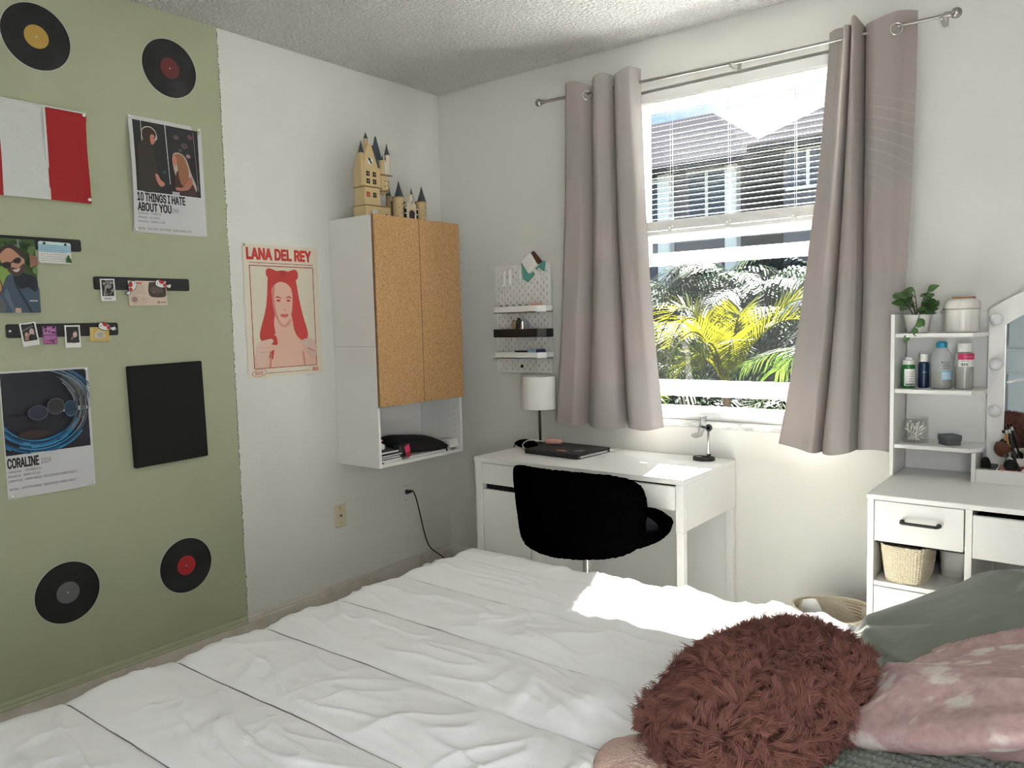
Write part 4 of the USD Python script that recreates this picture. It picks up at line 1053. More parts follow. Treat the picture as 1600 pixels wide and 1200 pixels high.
# black pouch: a soft flat bag
def pouch(u, v):
    a, b = (u * 2 - 1), (v * 2 - 1)
    th = np.clip((1 - a ** 4) * (1 - b ** 4), 0, 1) ** .5
    return a, b, th
def soft(c, ax, ay, az, e=4.0, nu=28, nv=28, seed=0, wr=.0, asym=0.0, pinch=.0, rnd=0, crease=None):
    """A soft cushion: half-axes ax, ay (vectors) and az (half thickness vector)."""
    c, ax, ay, az = (np.array(q, float) for q in (c, ax, ay, az))
    P = []
    for s in (1, -1):
        u, v = np.meshgrid(np.linspace(-1, 1, nu), np.linspace(-1, 1, nv), indexing='ij')
        # square to rounded square
        uu, vv = u * (1 - pinch * (1 - v ** 2) ** 1.0 * np.abs(u) ** 3), v * (1 - pinch * (1 - u ** 2) ** 1.0 * np.abs(v) ** 3)
        th = np.clip((1 - np.abs(u) ** e) * (1 - np.abs(v) ** e), 0, 1) ** .55
        if rnd:
            k = np.maximum(np.abs(u), np.abs(v)) / np.maximum((np.abs(u) ** rnd + np.abs(v) ** rnd) ** (1 / rnd), 1e-9)
            uu, vv = uu * k, vv * k
        p = c + uu[..., None] * ax + vv[..., None] * ay + (s * th * (1 + (asym if s > 0 else 0)))[..., None] * az
        if wr:
            q = (p - c) * 7 + seed
            n = meshkit.fbm(q, 3, seed) - .5
            p = p + (s * n * wr * np.minimum(1, th * 1.5))[..., None] * az / np.linalg.norm(az)
        if crease:
            d1, d2, f1, f2, amp = crease
            q1, q2 = (p - c) @ np.array(d1, float), (p - c) @ np.array(d2, float)
            w0 = meshkit.fbm((p - c) * 4 + 5 + seed, 2, seed + 1) - .5
            n1 = 1 - np.abs(2 * meshkit.noise(np.stack([(q1 + .12 * w0) * f1, q2 * f2, q1 * 0 + s], -1), seed + 2) - 1)
            n2 = 1 - np.abs(2 * meshkit.noise(np.stack([(q1 + .10 * w0) * f1 * 2.1, q2 * f2 * 1.7, q1 * 0 + 3 + s], -1), seed + 3) - 1)
            p = p + (s * amp * (n1 ** 3 + .5 * n2 ** 3 - .4) * np.minimum(1, th * 1.5))[..., None] * az / np.linalg.norm(az)
        P.append(p.reshape(-1, 3))
    i, j = np.meshgrid(np.arange(nu - 1), np.arange(nv - 1), indexing='ij')
    a = (i * nv + j).ravel()
    q = np.stack([a, a + nv, a + nv + 1, a + 1], 1)
    f = np.vstack([q[:, [0, 1, 2]], q[:, [0, 2, 3]]])
    m = trimesh.Trimesh(np.vstack(P), np.vstack([f, f[:, ::-1] + nu * nv]), process=False)
    m.merge_vertices(digits_vertex=7)
    m.update_faces(m.nondegenerate_faces())
    if m.volume < 0:
        m.invert()
    return m


t = Thing('pouch', 'large black zip pouch lying across the open cabinet shelf', 'pouch', (.18, -.45, SZ))
t.part('bag', soft((.165, -.46, SZ + .050), (.028, .150, -.016), (.115, -.02, -.006), (0, .004, .034), e=5, wr=.012, seed=3), 'blackmatte', smooth=True)
t.part('logo_mark', place(extr(blob([(0, 0), (.006, -.012), (.014, -.012), (.018, 0), (.013, 0), (.010, -.007), (.006, -.004), (.004, .001)]), .0006), (.2865, -.395, SZ + .046), UL, (np.array([-.55, 0, .83])), (np.array([.83, 0, .55]))), 'labelwhite')
t = Thing('sunglasses_case', 'small black case with red patterned sides standing by the black pouch', 'case', (.28, -.62, SZ))
t.part('case', soft((.255, -.633, SZ + .040), (.0, .034, .004), (.0, .0, .038), (.030, 0, 0), e=4, nu=16, nv=16), 'black', smooth=True)
t.part('red_patch', soft((.283, -.612, SZ + .046), (.0, .018, .006), (.0, -.006, .024), (.006, 0, 0), e=2.4, nu=12, nv=12), 'magenta', smooth=True)
t.part('red_patch', soft((.287, -.608, SZ + .022), (.0, .013, .004), (.0, -.003, .014), (.005, 0, 0), e=2.4, nu=10, nv=10), 'redbrick', smooth=True)
z = SZ + .0002
book('white drawing pad under the black pouch at the front of the shelf', .06, .292, -.60, -.30, z, z + .010, 'labelwhite', deg=-2)
book('brown-covered magazine beside the box at the right end of the shelf', .04, .25, -.36, -.236, z + .0105, z + .030, 'jute', deg=2)
t = Thing('paper_box', 'small white paper box with an open flap at the right end of the shelf', 'box', (.26, -.285, z + .031))
t.part('box', bx(.215, .290, -.318, -.246, z + .0105, z + .052, .001), 'pale')
t.part('flap', rot(bx(.290, .2912, -.318, -.246, z + .014, z + .056, .0003), -22, [0, 1, 0], (.29, -.28, z + .056)), 'labelwhite')
t = Thing('marker_pen', 'short black marker pen at the front edge of the shelf', 'pen', (.293, -.372, z + .011))
t.part('barrel', cyl((.270, -.336, z + .016), (.298, -.338, z + .016), .0045, 10), 'black')
t.part('clip', bx(.2965, .301, -.3425, -.3335, z - .012, z + .030, .001), 'black')
t = Thing('pencil', 'short red and black pencil in the left corner of the shelf', 'pencil', (.29, -.80, z))
t.part('barrel', cyl((.262, -.798, z + .004), (.300, -.792, z + .004), .0032, 6), 'redbrick')
t.part('tip', tube([(.300, -.792, z + .004), (.306, -.791, z + .004)], [.0032, .0005], 6), 'black')

# toy castles on the cabinet
CT = CZ1 + .0002
t = Thing('toy_castle', 'tall sand-coloured toy brick castle tower with dark pointed roofs', 'toy', (.14, -.655, CT))
y0, y1 = -.735, -.605


def win_(t, y, z, w, h, x, m='nearblack', name='window', fr=True):
    q = t.part(name, bx(x - .004, x + .0012, y - w / 2, y + w / 2, z, z + h, .0006), m)
    if fr:
        t.part('mullion', cat([bx(x + .0010, x + .0022, y - .0008, y + .0008, z, z + h, .0003), bx(x + .001, x + .0022, y - w / 2, y + w / 2, z + h * .48, z + h * .53, .0003)]), 'sand', under=q)


def cone(t, y, z, x, r, h, name='roof', n=12):
    q = t.part(name, lathe([(r, z), (r * 1.02, z + h * .03), (r * .45, z + h * .5), (.0012, z + h * .9)], (x, y, 0), n), 'slate')
    t.part('spike', cyl((x, y, z + h * .86), (x, y, z + h * 1.12), .0013, 6), 'palesand', under=q)


F = .185
t.part('base', bx(.09, F, y0, -.572, CT, CT + .065, .002), 'sand')
t.part('cornice', bx(.086, F + .004, y0 - .003, -.568, CT + .065, CT + .069, .001), 'sanddark')
t.part('arch', place(extr(sbox(-.678 - .018, CT, -.678 + .018, CT + .034).union(ell(-.678, CT + .034, .018, .016)), .0016), (F, 0, 0), UL, VL, WL), 'pale', label='pale doorway')
t.part('arch', place(extr(sbox(-.602 - .009, CT + .004, -.602 + .009, CT + .022).union(ell(-.602, CT + .022, .009, .010)), .0016), (F, 0, 0), UL, VL, WL), 'nearblack')
t.part('buttress', trimesh.convex.convex_hull(np.array([(x, y, z) for x in (.105, F - .01) for y, z in ((-.722, CT + .069), (-.632, CT + .069), (-.722, CT + .105), (-.70, CT + .105))])), 'sand')
t.part('body', bx(.10, F - .008, -.733, -.632, CT + .069, CT + .155, .002), 'sand')
t.part('cornice', bx(.097, F - .004, -.736, -.618, CT + .155, CT + .160, .001), 'sanddark')
t.part('body', bx(.10, F - .006, -.735, -.625, CT + .160, CT + .255, .002), 'sand')
t.part('gable', place(extr(Polygon([(-.733, CT + .255), (-.632, CT + .255), (-.655, CT + .310), (-.680, CT + .365), (-.700, CT + .365), (-.722, CT + .310)]), .066), (.108, 0, 0), UL, VL, WL), 'sand')
t.part('gable_roof', cat([rot(bx(.104, F - .008, -.636, -.628, CT + .250, CT + .368, .001), 21, [1, 0, 0], (.14, -.632, CT + .252))]), 'slate')
t.part('round_window', cyl((F - .012, -.690, CT + .283), (F - .0085, -.690, CT + .283), .017, 18), 'labelwhite')
t.part('clock_hand', cat([rot(bx(F - .0088, F - .0072, -.694, -.686, CT + .268, CT + .300, .0005), 35, [1, 0, 0], (F, -.69, CT + .283)), bx(F - .0088, F - .0072, -.700, -.688, CT + .286, CT + .295, .0005)]), 'nearblack')
for yy_ in (-.710, -.668):
    for z in (.172, .208):
        win_(t, yy_, CT + z, .021, .024, F - .006)
    win_(t, yy_, CT + .108, .021, .024, F - .008, 'nearblack' if yy_ > -.69 else 'redbrick')
for y, z0, z1, r, h in ((-.737, .165, .318, .0105, .062), (-.566, .205, .330, .0105, .062)):
    t.part('turret', cyl((F - .02, y, CT + z0), (F - .02, y, CT + z1), r, 14), 'sand' if y < -.6 else 'palesand', smooth=50)
    cone(t, y, CT + z1, F - .02, .0135, h)
t.part('chimney', lathe([(.014, CT + .362), (.010, CT + .385), (.009, CT + .395)], (.15, -.690, 0), 8), 'sand')
cone(t, -.690, CT + .394, .15, .0115, .034)
t.part('bay', lathe([(.004, CT + .128), (.020, CT + .142), (.028, CT + .146), (.028, CT + .205), (.024, CT + .206), (.024, CT + .300)], (.16, -.596, 0), 14), 'sand', smooth=30)
t.part('ledge', cat([lathe([(.030, CT + .143), (.033, CT + .147), (.030, CT + .150)], (.16, -.596, 0), 14), bx(.125, .196, -.628, -.560, CT + .222, CT + .227, .001)]), 'sanddark')
for k, (dy, dz) in enumerate(((-.012, .165), (.008, .172), (.014, .190), (-.006, .192), (.004, .150))):
    t.part('ledge_stone', bx(.184, .1895, -.596 + dy - .0035, -.596 + dy + .0035, CT + dz, CT + dz + .005, .0005), 'sanddark')
t.part('column', cat([cyl((.185, -.597, CT + .227), (.185, -.597, CT + .288), .005, 10)]), 'labelwhite')
t.part('big_roof', lathe([(.046, CT + .298), (.040, CT + .305), (.005, CT + .418), (.001, CT + .421)], (.135, -.612, 0), 4), 'slate')
t.part('dormer', cat([lathe([(.008, CT + .290), (.0005, CT + .325)], (.172, -.604, 0), 8), lathe([(.007, CT + .290), (.0005, CT + .318)], (.168, -.582, 0), 8)]), 'slate')
t = Thing('toy_castle', 'low sand-coloured toy brick gatehouse with four dark pointed roofs', 'toy', (.14, -.42, CT))
for yy_, hh in ((-.500, .125), (-.335, .118)):
    t.part('round_tower', lathe([(.030, CT), (.030, CT + .018), (.0285, CT + .02), (.0285, CT + hh - .004), (.031, CT + hh), (.031, CT + hh + .004), (.02, CT + hh + .004)], (.165, yy_, 0), 20), 'sand', smooth=30)
    t.part('tower_ledge', lathe([(.0315, CT + hh), (.033, CT + hh + .003), (.0315, CT + hh + .005)], (.165, yy_, 0), 20), 'sanddark')
    cone(t, yy_ + .005, CT + hh + .005, .168, .023, .088, n=16)
    cone(t, yy_ - .032, CT + hh + .010, .13, .0145, .072)
    t.part('rear_turret', cyl((.13, yy_ - .032, CT), (.13, yy_ - .032, CT + hh + .010), .0135, 12), 'sanddark', smooth=50)
    for k in range(6):
        a = math.radians((-50, -15, 25, 45, 10, -30)[k])
        zz_ = CT + (.03, .045, .06, .085, .092, .072)[k]
        t.part('stone', rot(bx(.165 + .0275, .165 + .0305, yy_ - .005, yy_ + .005, zz_, zz_ + .0035, .0004), math.degrees(a), [0, 0, 1], (.165, yy_, 0)), 'sanddark')
t.part('rear_wall', bx(.11, .155, -.50, -.335, CT, CT + .115, .001), 'slate')
t.part('gable', place(extr(Polygon([(-.452, CT), (-.452, CT + .098), (-.437, CT + .110), (-.427, CT + .148), (-.419, CT + .153), (-.411, CT + .148), (-.401, CT + .110), (-.386, CT + .098), (-.386, CT)]), .026), (.155, 0, 0), UL, VL, WL), 'palesand')
t.part('doorway', place(extr(sbox(-.438, CT, -.400, CT + .052).union(ell(-.419, CT + .052, .019, .017)), .0014), (.181, 0, 0), UL, VL, WL), 'darkpurple')
t.part('arch_rim', place(extr(ell(-.419, CT + .054, .024, .021).difference(ell(-.419, CT + .052, .0195, .0175)).intersection(sbox(-.45, CT + .05, -.38, CT + .08)), .0025), (.181, 0, 0), UL, VL, WL), 'sand')
t.part('round_window', cyl((.181, -.419, CT + .110), (.1835, -.419, CT + .110), .015, 20), 'pale')
t.part('window_ring', place(extr(ell(-.419, CT + .110, .0165, .0165).difference(ell(-.419, CT + .110, .0125, .0125)), .004), (.181, 0, 0), UL, VL, WL), 'palesand')
t.part('bird_mark', place(extr(blob([(-.424, CT + .106), (-.417, CT + .118), (-.412, CT + .112), (-.416, CT + .104)]), .0008), (.1836, 0, 0), UL, VL, WL), 'sanddark')
for yy_ in (-.461, -.377):
    t.part('pier', bx(.15, .178, yy_ - .007, yy_ + .007, CT, CT + .085, .001), 'nearblack')
    for z in (.022, .048, .075):
        t.part('pier_stone', bx(.1775, .181, yy_ - .006, yy_ + .006, CT + z, CT + z + .007, .0005), 'labelwhite')
for q, yy_ in enumerate((-.583, -.632)):
    t = Thing('toy_figure', ('tiny red toy figure in front of the castle tower', 'tiny rust-red toy figure beside the dark arch of the castle tower')[q], 'toy', (.215, yy_, CT))
    t.part('body', lathe([(.0055, CT), (.006, CT + .010), (.0035, CT + .016)], (.21, yy_ + .03 * (1 - q), 0), 8), 'redbrick')
    t.part('head', ball((.21, yy_ + .03 * (1 - q), CT + .019), .0042, 1), 'redbrick')

# ================================================================== PEGBOARD
PX0, PX1, PZ0, PZ1 = .405, .772, 1.110, 1.684
t = Thing('pegboard', 'white slotted pegboard on the wall left of the window', 'pegboard', ((PX0 + PX1) / 2, -.015, PZ0))
W_, H_ = PX1 - PX0, PZ1 - PZ0
holes = []
for r_ in range(28):
    zc = .020 + r_ * .0198
    for c_ in range(9):
        xc = .0235 + c_ * .0400 + (.0200 if r_ % 2 else 0)
        if xc < W_ - .015 and zc < H_ - .014:
            holes.append(sbox(xc - .0025, zc - .0072, xc + .0025, zc + .0072))
board = rrect(0, 0, W_, H_, .008).difference(shapely.union_all(holes))
t.part('board', place(extr(board, .005), (PX0, -.017, PZ0), UB, VB, WB), 'white')
t.part('back_shadow', bx(PX0 + .012, PX1 - .012, -.0035, -.0008, PZ0 + .012, PZ1 - .012, .0005), 'darkpurple', label='dark felt backing behind the slots')  # dark sheet stands in for the shade seen through the slots
for x in (PX0 + .02, PX1 - .02):
    for z in (PZ0 + .03, PZ1 - .03):
        t.part('spacer', cyl((x + .0, -.0005, z), (x + .0, -.017, z), .008, 12), 'whiteplastic')
t.part('centre_screw', cyl((.575, -.022, 1.145), (.575, -.0245, 1.145), .0095, 16), 'black')


def tray(label, x0, x1, z0, z1, m):
    t = Thing('pegboard_shelf', label, 'shelf', ((x0 + x1) / 2, -.075, z0))
    fp = Polygon([(x0, -.0225), (x0, -.122), (x1 - .035, -.122), (x1, -.088), (x1, -.0225)]).buffer(-.006).buffer(.006, quad_segs=5)
    fl_ = place(extr(fp, .004), (0, 0, z0), (1, 0, 0), (0, 1, 0), (0, 0, 1))
    wall = place(extr(fp.difference(fp.buffer(-.0045)), z1 - z0), (0, 0, z0), (1, 0, 0), (0, 1, 0), (0, 0, 1))
    t.part('tray_floor', fl_, m)
    t.part('rim', wall, m)
    t.part('hook', cat([bx(x0 + .03, x0 + .034, -.0225, -.012, z1 - .015, z1 - .003), bx(x1 - .034, x1 - .03, -.0225, -.012, z1 - .015, z1 - .003)]), m)


tray('white pegboard shelf, uppermost of the three', .465, .788, 1.430, 1.465, 'white_gloss')
tray('black pegboard shelf between the two white ones', .462, .787, 1.303, 1.345, 'black')
tray('white pegboard shelf, lowest of the three', .466, .786, 1.192, 1.224, 'white_gloss')
for k in range(5):
    x = .505 + .043 * k
    t = Thing('clip', 'small black binder clip, ' + ('leftmost', 'second from the left', 'middle one', 'second from the right', 'rightmost')[k] + ' of five on the upper pegboard shelf', 'clip', (x, -.105, 1.4345), group='black binder clips on the upper pegboard shelf')
    t.part('body', bx(x - .013, x + .013, -.115, -.095, 1.4345, 1.466, .002), 'black')
    t.part('handle', tube([(x - .006, -.105, 1.465), (x - .006, -.105, 1.4725), (x + .006, -.105, 1.4725), (x + .006, -.105, 1.465)], .0014, 6), 'black')
single('eraser', 'flat pink eraser on the upper white pegboard shelf', 'eraser', bx(.69, .75, -.10, -.06, 1.4345, 1.481, .006), 'pinkpl')
t = Thing('tape_box', 'grey box with a dark band on the black pegboard shelf', 'box', (.62, -.08, 1.3075))
t.part('box', rot(bx(.575, .655, -.105, -.06, 1.3075, 1.389, .003), -8, [0, 0, 1], (.615, -.08, 1.3)), 'silver')
t.part('band', rot(bx(.604, .622, -.1075, -.058, 1.3075, 1.391, .002), -8, [0, 0, 1], (.615, -.08, 1.3)), 'greybox')
t = Thing('marker_pen', 'thick black marker leaning against the grey box on the pegboard shelf', 'pen', (.61, -.11, 1.3075))
t.part('barrel', tube([(.598, -.1118, 1.3085), (.622, -.1135, 1.372)], .0062, 10), 'black', smooth=50)
t.part('cap', tube([(.622, -.1135, 1.372), (.633, -.1142, 1.402)], [.0085, .0078], 10), 'black', smooth=50)
for k, (x0, x1, m, lab) in enumerate(((.59, .665, 'black', 'flat black tin on the lowest pegboard shelf'), (.672, .722, 'labelblue', 'small blue-grey case on the lowest pegboard shelf'), (.728, .758, 'bottleblue', 'small dark blue packet on the lowest pegboard shelf'))):
    single('small_case', lab, 'case', bx(x0, x1, -.105, -.055, 1.1965, 1.232 + .004 * k, .004), m)
for k, (x, dz, dg) in enumerate(((.469, 0, 3), (.508, .004, 4), (.580, .010, -7))):
    t = Thing('pegboard_hook', ('white pegboard hook, first of the row near the top', 'white pegboard hook, second of the row near the top', 'white pegboard hook beside the teal scraper')[k], 'hook', (x, -.03, 1.57))
    t.part('clip', rot(bx(x - .011, x + .011, -.034, -.0228, 1.572 + dz, 1.662 + dz, .005), dg, [0, 1, 0], (x, -.03, 1.61)), 'whiteplastic')
    t.part('lip', rot(bx(x - .011, x + .011, -.050, -.030, 1.572 + dz, 1.582 + dz, .004), dg, [0, 1, 0], (x, -.03, 1.61)), 'whiteplastic')
t = Thing('scraper', 'teal plastic scraper hanging behind the white hand brush on the pegboard', 'scraper', (.63, -.03, 1.59))
t.part('blade', place(extr(Polygon([(.592, 1.690), (.600, 1.612), (.628, 1.592), (.664, 1.622), (.700, 1.668), (.735, 1.645), (.742, 1.690), (.69, 1.700), (.64, 1.690)]).buffer(.003), .004), (0, -.023, 0), UB, VB, WB), 'teal')
t = Thing('hand_brush', 'white hand brush with dark bristles hanging tilted at the top of the pegboard', 'brush', (.70, -.045, 1.59))
fr_ = lambda g, d: place(extr(g, d[1] - d[0]), (0, -d[0], 0), UB, VB, WB)
zx = lambda a, b: (.407 + (a - 340) * .000425, 1.681 - (b - 480) * .00035)
t.part('head', fr_(Polygon([zx(815, 430), zx(950, 320), zx(1040, 490), zx(920, 605)]).buffer(.003), (.0285, .050)), 'whiteplastic')
t.part('bristles', fr_(Polygon([zx(958, 322), zx(985, 290), zx(1100, 445), zx(1042, 488)]), (.031, .048)), 'bristle')
for q in range(8):
    a, b = np.array(zx(955, 318)) * (1 - q / 7) + np.array(zx(1042, 480)) * q / 7
    t.part('bristle_band', fr_(ell(a + .002, b + .001, .0022, .0022), (.030, .0495)), 'whiteplastic')
t.part('handle', fr_(LineString([zx(945, 500), zx(1080, 685)]).buffer(.008), (.033, .047)), 'whiteplastic')

# ================================================================== DESK
DX0, DX1, DY0, DY1, DZ = .668, 1.757, -.545, -.012, .741
t = Thing('desk', 'white laminate desk with drawers under the window', 'desk', ((DX0 + DX1) / 2, (DY0 + DY1) / 2, 0))
gh = sbox(DX0, DY0, DX1, DY1).difference(Point(1.176, -.066).buffer(.036))
t.part('desk_top', place(extr(gh, .022), (0, 0, DZ - .022), (1, 0, 0), (0, 1, 0), (0, 0, 1)), 'white')
t.part('cable_grommet', lathe([(.030, DZ - .006), (.039, DZ - .004), (.0405, DZ + .004), (.037, DZ + .0055), (.032, DZ - .004)], (1.176, -.066, 0), 32), 'pale', smooth=30)
t.part('grommet_cap', bx(1.142, 1.21, -.10, -.032, DZ - .03, DZ - .012), 'pale')
t.part('side_panel', bx(DX0 + .004, DX0 + .044, DY0 + .002, DY1, 0, DZ - .0225), 'white')
t.part('inner_panel', bx(.998, 1.034, DY0 + .002, DY1, 0, DZ - .0225), 'white')
d_ = t.part('drawer', bx(.716, .994, DY0 + .003, DY0 + .021, .617, .7155), 'white', label='small left drawer front')
d_ = t.part('cupboard_door', bx(.716, .994, DY0 + .003, DY0 + .021, .06, .590), 'white')
t.part('drawer_recess', bx(.716, .996, DY0 + .03, DY1 - .02, .05, .715), 'nearblack', label='dark recess behind the drawer gaps')  # solid near-black block, shade of the drawer gaps put into colour
t.part('plinth', bx(.714, .996, DY0 + .02, DY0 + .038, 0, .055), 'white')
t.part('wide_drawer', bx(1.038, 1.718, DY0 + .004, DY0 + .022, .612, .7095), 'white', label='wide right drawer front')
t.part('drawer_box', bx(1.06, 1.70, DY0 + .024, -.06, .62, .700), 'nearblack')  # coloured near-black to paint the shade in the gap above the drawer
t.part('front_stile', bx(1.722, DX1 - .001, DY0 + .002, DY0 + .034, .527, DZ - .0225), 'white')
t.part('apron', bx(DX1 - .020, DX1 - .001, DY0 + .034, DY1, .527, DZ - .0225), 'white')
t.part('leg', bx(1.725, DX1 - .001, DY0 + .002, DY0 + .034, 0, .5265), 'white')
t.part('leg', bx(1.722, DX1 - .001, DY1 - .030, DY1, 0, .5265), 'white')
t.part('back_panel', bx(1.034, 1.722, DY1 - .012, DY1 - .002, .05, DZ - .0225), 'white')

# ---------------------------------------------------------------- on the desk
lx, ly = .757, -.122
t = Thing('table_lamp', 'slim table lamp with a white drum shade and black stem on the desk', 'lamp', (lx, ly, DZ))
t.part('base', lathe([(.060, DZ + .0003), (.062, DZ + .006), (.058, DZ + .013), (.012, DZ + .017)], (lx, ly, 0), 32), 'black', smooth=40)
t.part('stem', cyl((lx, ly, DZ + .014), (lx, ly, 1.06), .0068, 14), 'black', smooth=50)
t.part('shade', lathe([(.0885, .936), (.0895, .9365), (.0875, 1.1035), (.0865, 1.104), (.0850, 1.1035), (.087, .9365), (.0885, .936)], (lx, ly, 0), 48), 'shade', smooth=40)
t.part('shade_ring', cat([tube([(lx + .086 * math.cos(a), ly + .086 * math.sin(a), 1.085), (lx, ly, 1.06)], .0014, 6) for a in (0.3, 2.4, 4.5)]), 'nickel')
t.part('bulb', lathe([(.010, 1.058), (.013, 1.04), (.026, 1.01), (.024, .985), (.008, .968)], (lx, ly, 0), 16), 'bulb', smooth=True)
t = Thing('zip_pouch', 'small black mesh pouch in front of the lamp base', 'pouch', (.728, -.215, DZ))
t.part('bag', soft((.733, -.212, DZ + .023), (.056, -.008, 0), (.006, .030, 0), (0, 0, .022), e=3, wr=.004, seed=5, nu=20, nv=16), 'boucle', smooth=True)
t.part('pull_tab', tube([(.683, -.222, DZ + .018), (.676, -.235, DZ + .012), (.672, -.24, DZ + .003)], .003, 6), 'black')
t.part('white_strap', tube([(.755, -.243, DZ + .003), (.742, -.248, DZ + .010), (.738, -.246, DZ + .026), (.756, -.232, DZ + .042), (.79, -.215, DZ + .045), (.83, -.20, DZ + .040)], .0026, 8, 30), 'labelwhite', smooth=True)
LZ = DZ + .0003
R_ = lambda g: rot(g, -4.5, [0, 0, 1], (.99, -.225, 0))
t = Thing('laptop', 'closed black laptop with stickers on its lid on the desk', 'laptop', (.99, -.225, DZ))
t.part('base', R_(place(extr(rrect(.828, -.358, 1.158, -.095, .012), .012), (0, 0, LZ + .002), (1, 0, 0), (0, 1, 0), (0, 0, 1))), 'black')
t.part('lid', R_(place(extr(rrect(.827, -.359, 1.159, -.094, .012), .007), (0, 0, LZ + .0155), (1, 0, 0), (0, 1, 0), (0, 0, 1))), 'black')
t.part('hinge_strip', R_(bx(1.1575, 1.1605, -.340, -.125, LZ + .004, LZ + .0135, .001)), 'silver')
for a in (.86, 1.12):
    for b in (-.33, -.12):
        t.part('rubber_foot', R_(cyl((a, b, LZ), (a, b, LZ + .003), .006, 10)), 'black')
t.part('sticker_ring', R_(place(extr(ell(1.02, -.222, .048, .045).difference(ell(1.02, -.222, .040, .036)), .0004), (0, 0, LZ + .0226), (1, 0, 0), (0, 1, 0), (0, 0, 1))), 'greybox', label='grey ring sticker')
t.part('sticker', R_(place(extr(blob([(.985, -.295), (1.01, -.282), (1.04, -.290), (1.05, -.305), (1.02, -.312), (.99, -.310)]), .0004), (0, 0, LZ + .0226), (1, 0, 0), (0, 1, 0), (0, 0, 1))), 'pinkpl', label='pale pink sticker')
t.part('sticker', R_(place(extr(blob([(1.075, -.275), (1.085, -.235), (1.108, -.232), (1.112, -.262), (1.095, -.280)]), .0004), (0, 0, LZ + .0226), (1, 0, 0), (0, 1, 0), (0, 0, 1))), 'silver', label='silvery sticker')
LT = LZ + .0229
t = Thing('power_bank', 'pink rounded charger lying on the laptop lid', 'charger', (.868, -.165, LT))
t.part('body', tube([(.828, -.178, LT + .0155), (.832, -.177, LT + .0155), (.842, -.1735, LT + .0155), (.90, -.153, LT + .0155), (.909, -.150, LT + .0155), (.913, -.1485, LT + .0155)], [.006, .012, .0155, .0155, .012, .006], 18), 'pinkpl', smooth=True)
sx, sy = 1.645, -.085
t = Thing('phone_stand', 'black and chrome phone stand on the right end of the desk', 'phone stand', (sx, sy, DZ))
t.part('base', place(extr(ell(0, 0, .050, .040), .014), (sx - .004, sy - .004, DZ + .0003), (1, 0, 0), (0, 1, 0), (0, 0, 1)), 'black')
t.part('base_pad', place(extr(ell(0, 0, .044, .034), .001), (sx - .004, sy - .004, DZ + .0143), (1, 0, 0), (0, 1, 0), (0, 0, 1)), 'blackmatte')
t.part('pink_mark', place(extr(blob([(-.034, -.012), (-.02, .0), (-.008, -.004), (-.004, -.016), (-.02, -.022)]), .0004), (sx - .004, sy - .004, DZ + .0153), (1, 0, 0), (0, 1, 0), (0, 0, 1)), 'palepink')
px_ = sx + .018
t.part('foot_collar', cyl((px_, sy, DZ + .014), (px_, sy, DZ + .030), .0085, 14), 'black', smooth=50)
t.part('pole', cyl((px_, sy, DZ + .028), (px_, sy, DZ + .132), .0068, 14), 'chrome', smooth=50)
jn = place(trimesh.creation.torus(.0115, .0052, major_sections=24, minor_sections=10), (px_, sy, DZ + .148), (1, 0, 0), (0, 0, 1), (0, -1, 0))
t.part('joint_ring', jn, 'black', smooth=True)
t.part('joint_pin', cyl((px_, sy - .008, DZ + .148), (px_, sy + .008, DZ + .148), .0075, 14), 'chrome')
cr_ = np.array([(px_ - .024, DZ + .200), (px_ - .033, DZ + .150), (px_ - .043, DZ + .112), (px_ - .050, DZ + .103), (px_ - .062, DZ + .105), (px_ - .072, DZ + .116)])
cs_ = CubicSpline(np.arange(len(cr_)), cr_)(np.linspace(0, 5, 26))
t.part('cradle', place(extr(LineString(cs_).buffer(.0028, cap_style=2), .052), (0, sy + .026, 0), (1, 0, 0), (0, 0, 1), (0, -1, 0)), 'silver')
t.part('cradle_arm', tube([(px_ - .032, sy, DZ + .150), (px_ - .010, sy, DZ + .148)], .005, 8), 'black')
t.part('rubber_pad', bx(px_ - .046, px_ - .042, sy - .012, sy + .012, DZ + .112, DZ + .120, .001), 'black')

# ================================================================== CHAIR
kx, ky = 1.468, -.755
t = Thing('swivel_chair', 'black boucle swivel chair with a curved back in front of the desk', 'chair', (kx, ky, 0))
rings = []
NL = 28
for th in np.linspace(188, 352, 49):
    e = abs(th - 270) / 82
    k = max(1e-3, 1 - e ** 9) ** .5
    zt, zb = .838 - .045 * e ** 2 - .05 * e ** 6, .505 + .025 * e ** 2
    zm, hz = (zt + zb) / 2, (zt - zb) / 2 * max(k, .12)
    a = np.arange(NL) * 2 * PI / NL
    cxx, szz = np.sign(np.cos(a)) * np.abs(np.cos(a)) ** .55, np.sign(np.sin(a)) * np.abs(np.sin(a)) ** .35
    z = zm + hz * szz
    R0 = .262 + .028 * np.clip((z - .5) / .3, 0, 1) - .03 * e ** 4
    r_ = R0 + .030 * max(k, .15) * cxx
    c, s = math.cos(math.radians(th)), math.sin(math.radians(th))
    rings.append(np.stack([kx + r_ * c * 1.02, ky + r_ * s, z], 1))
sh = skin(np.vstack(rings), len(rings), NL)
sh = sh.subdivide()
n_ = meshkit.arrays(sh, True)[2]
vv = np.array(sh.vertices)
vv = vv + n_ * (.006 * (meshkit.noise(vv * 130, 2)[:, None] - .5))
t.part('backrest', trimesh.Trimesh(vv, sh.faces, process=False), 'boucle', smooth=True)
st = soft((kx + .012, ky + .07, .555), (.258, 0, 0), (0, .265, 0), (0, 0, .056), e=6, nu=60, nv=60, pinch=.0)
vv = np.array(st.vertices)
q = vv - [kx + .012, ky + .07, .555]
rr_ = np.hypot(q[:, 0] / .258, q[:, 1] / .265)
mx = np.maximum(np.abs(q[:, 0]) / .258, np.abs(q[:, 1]) / .265)
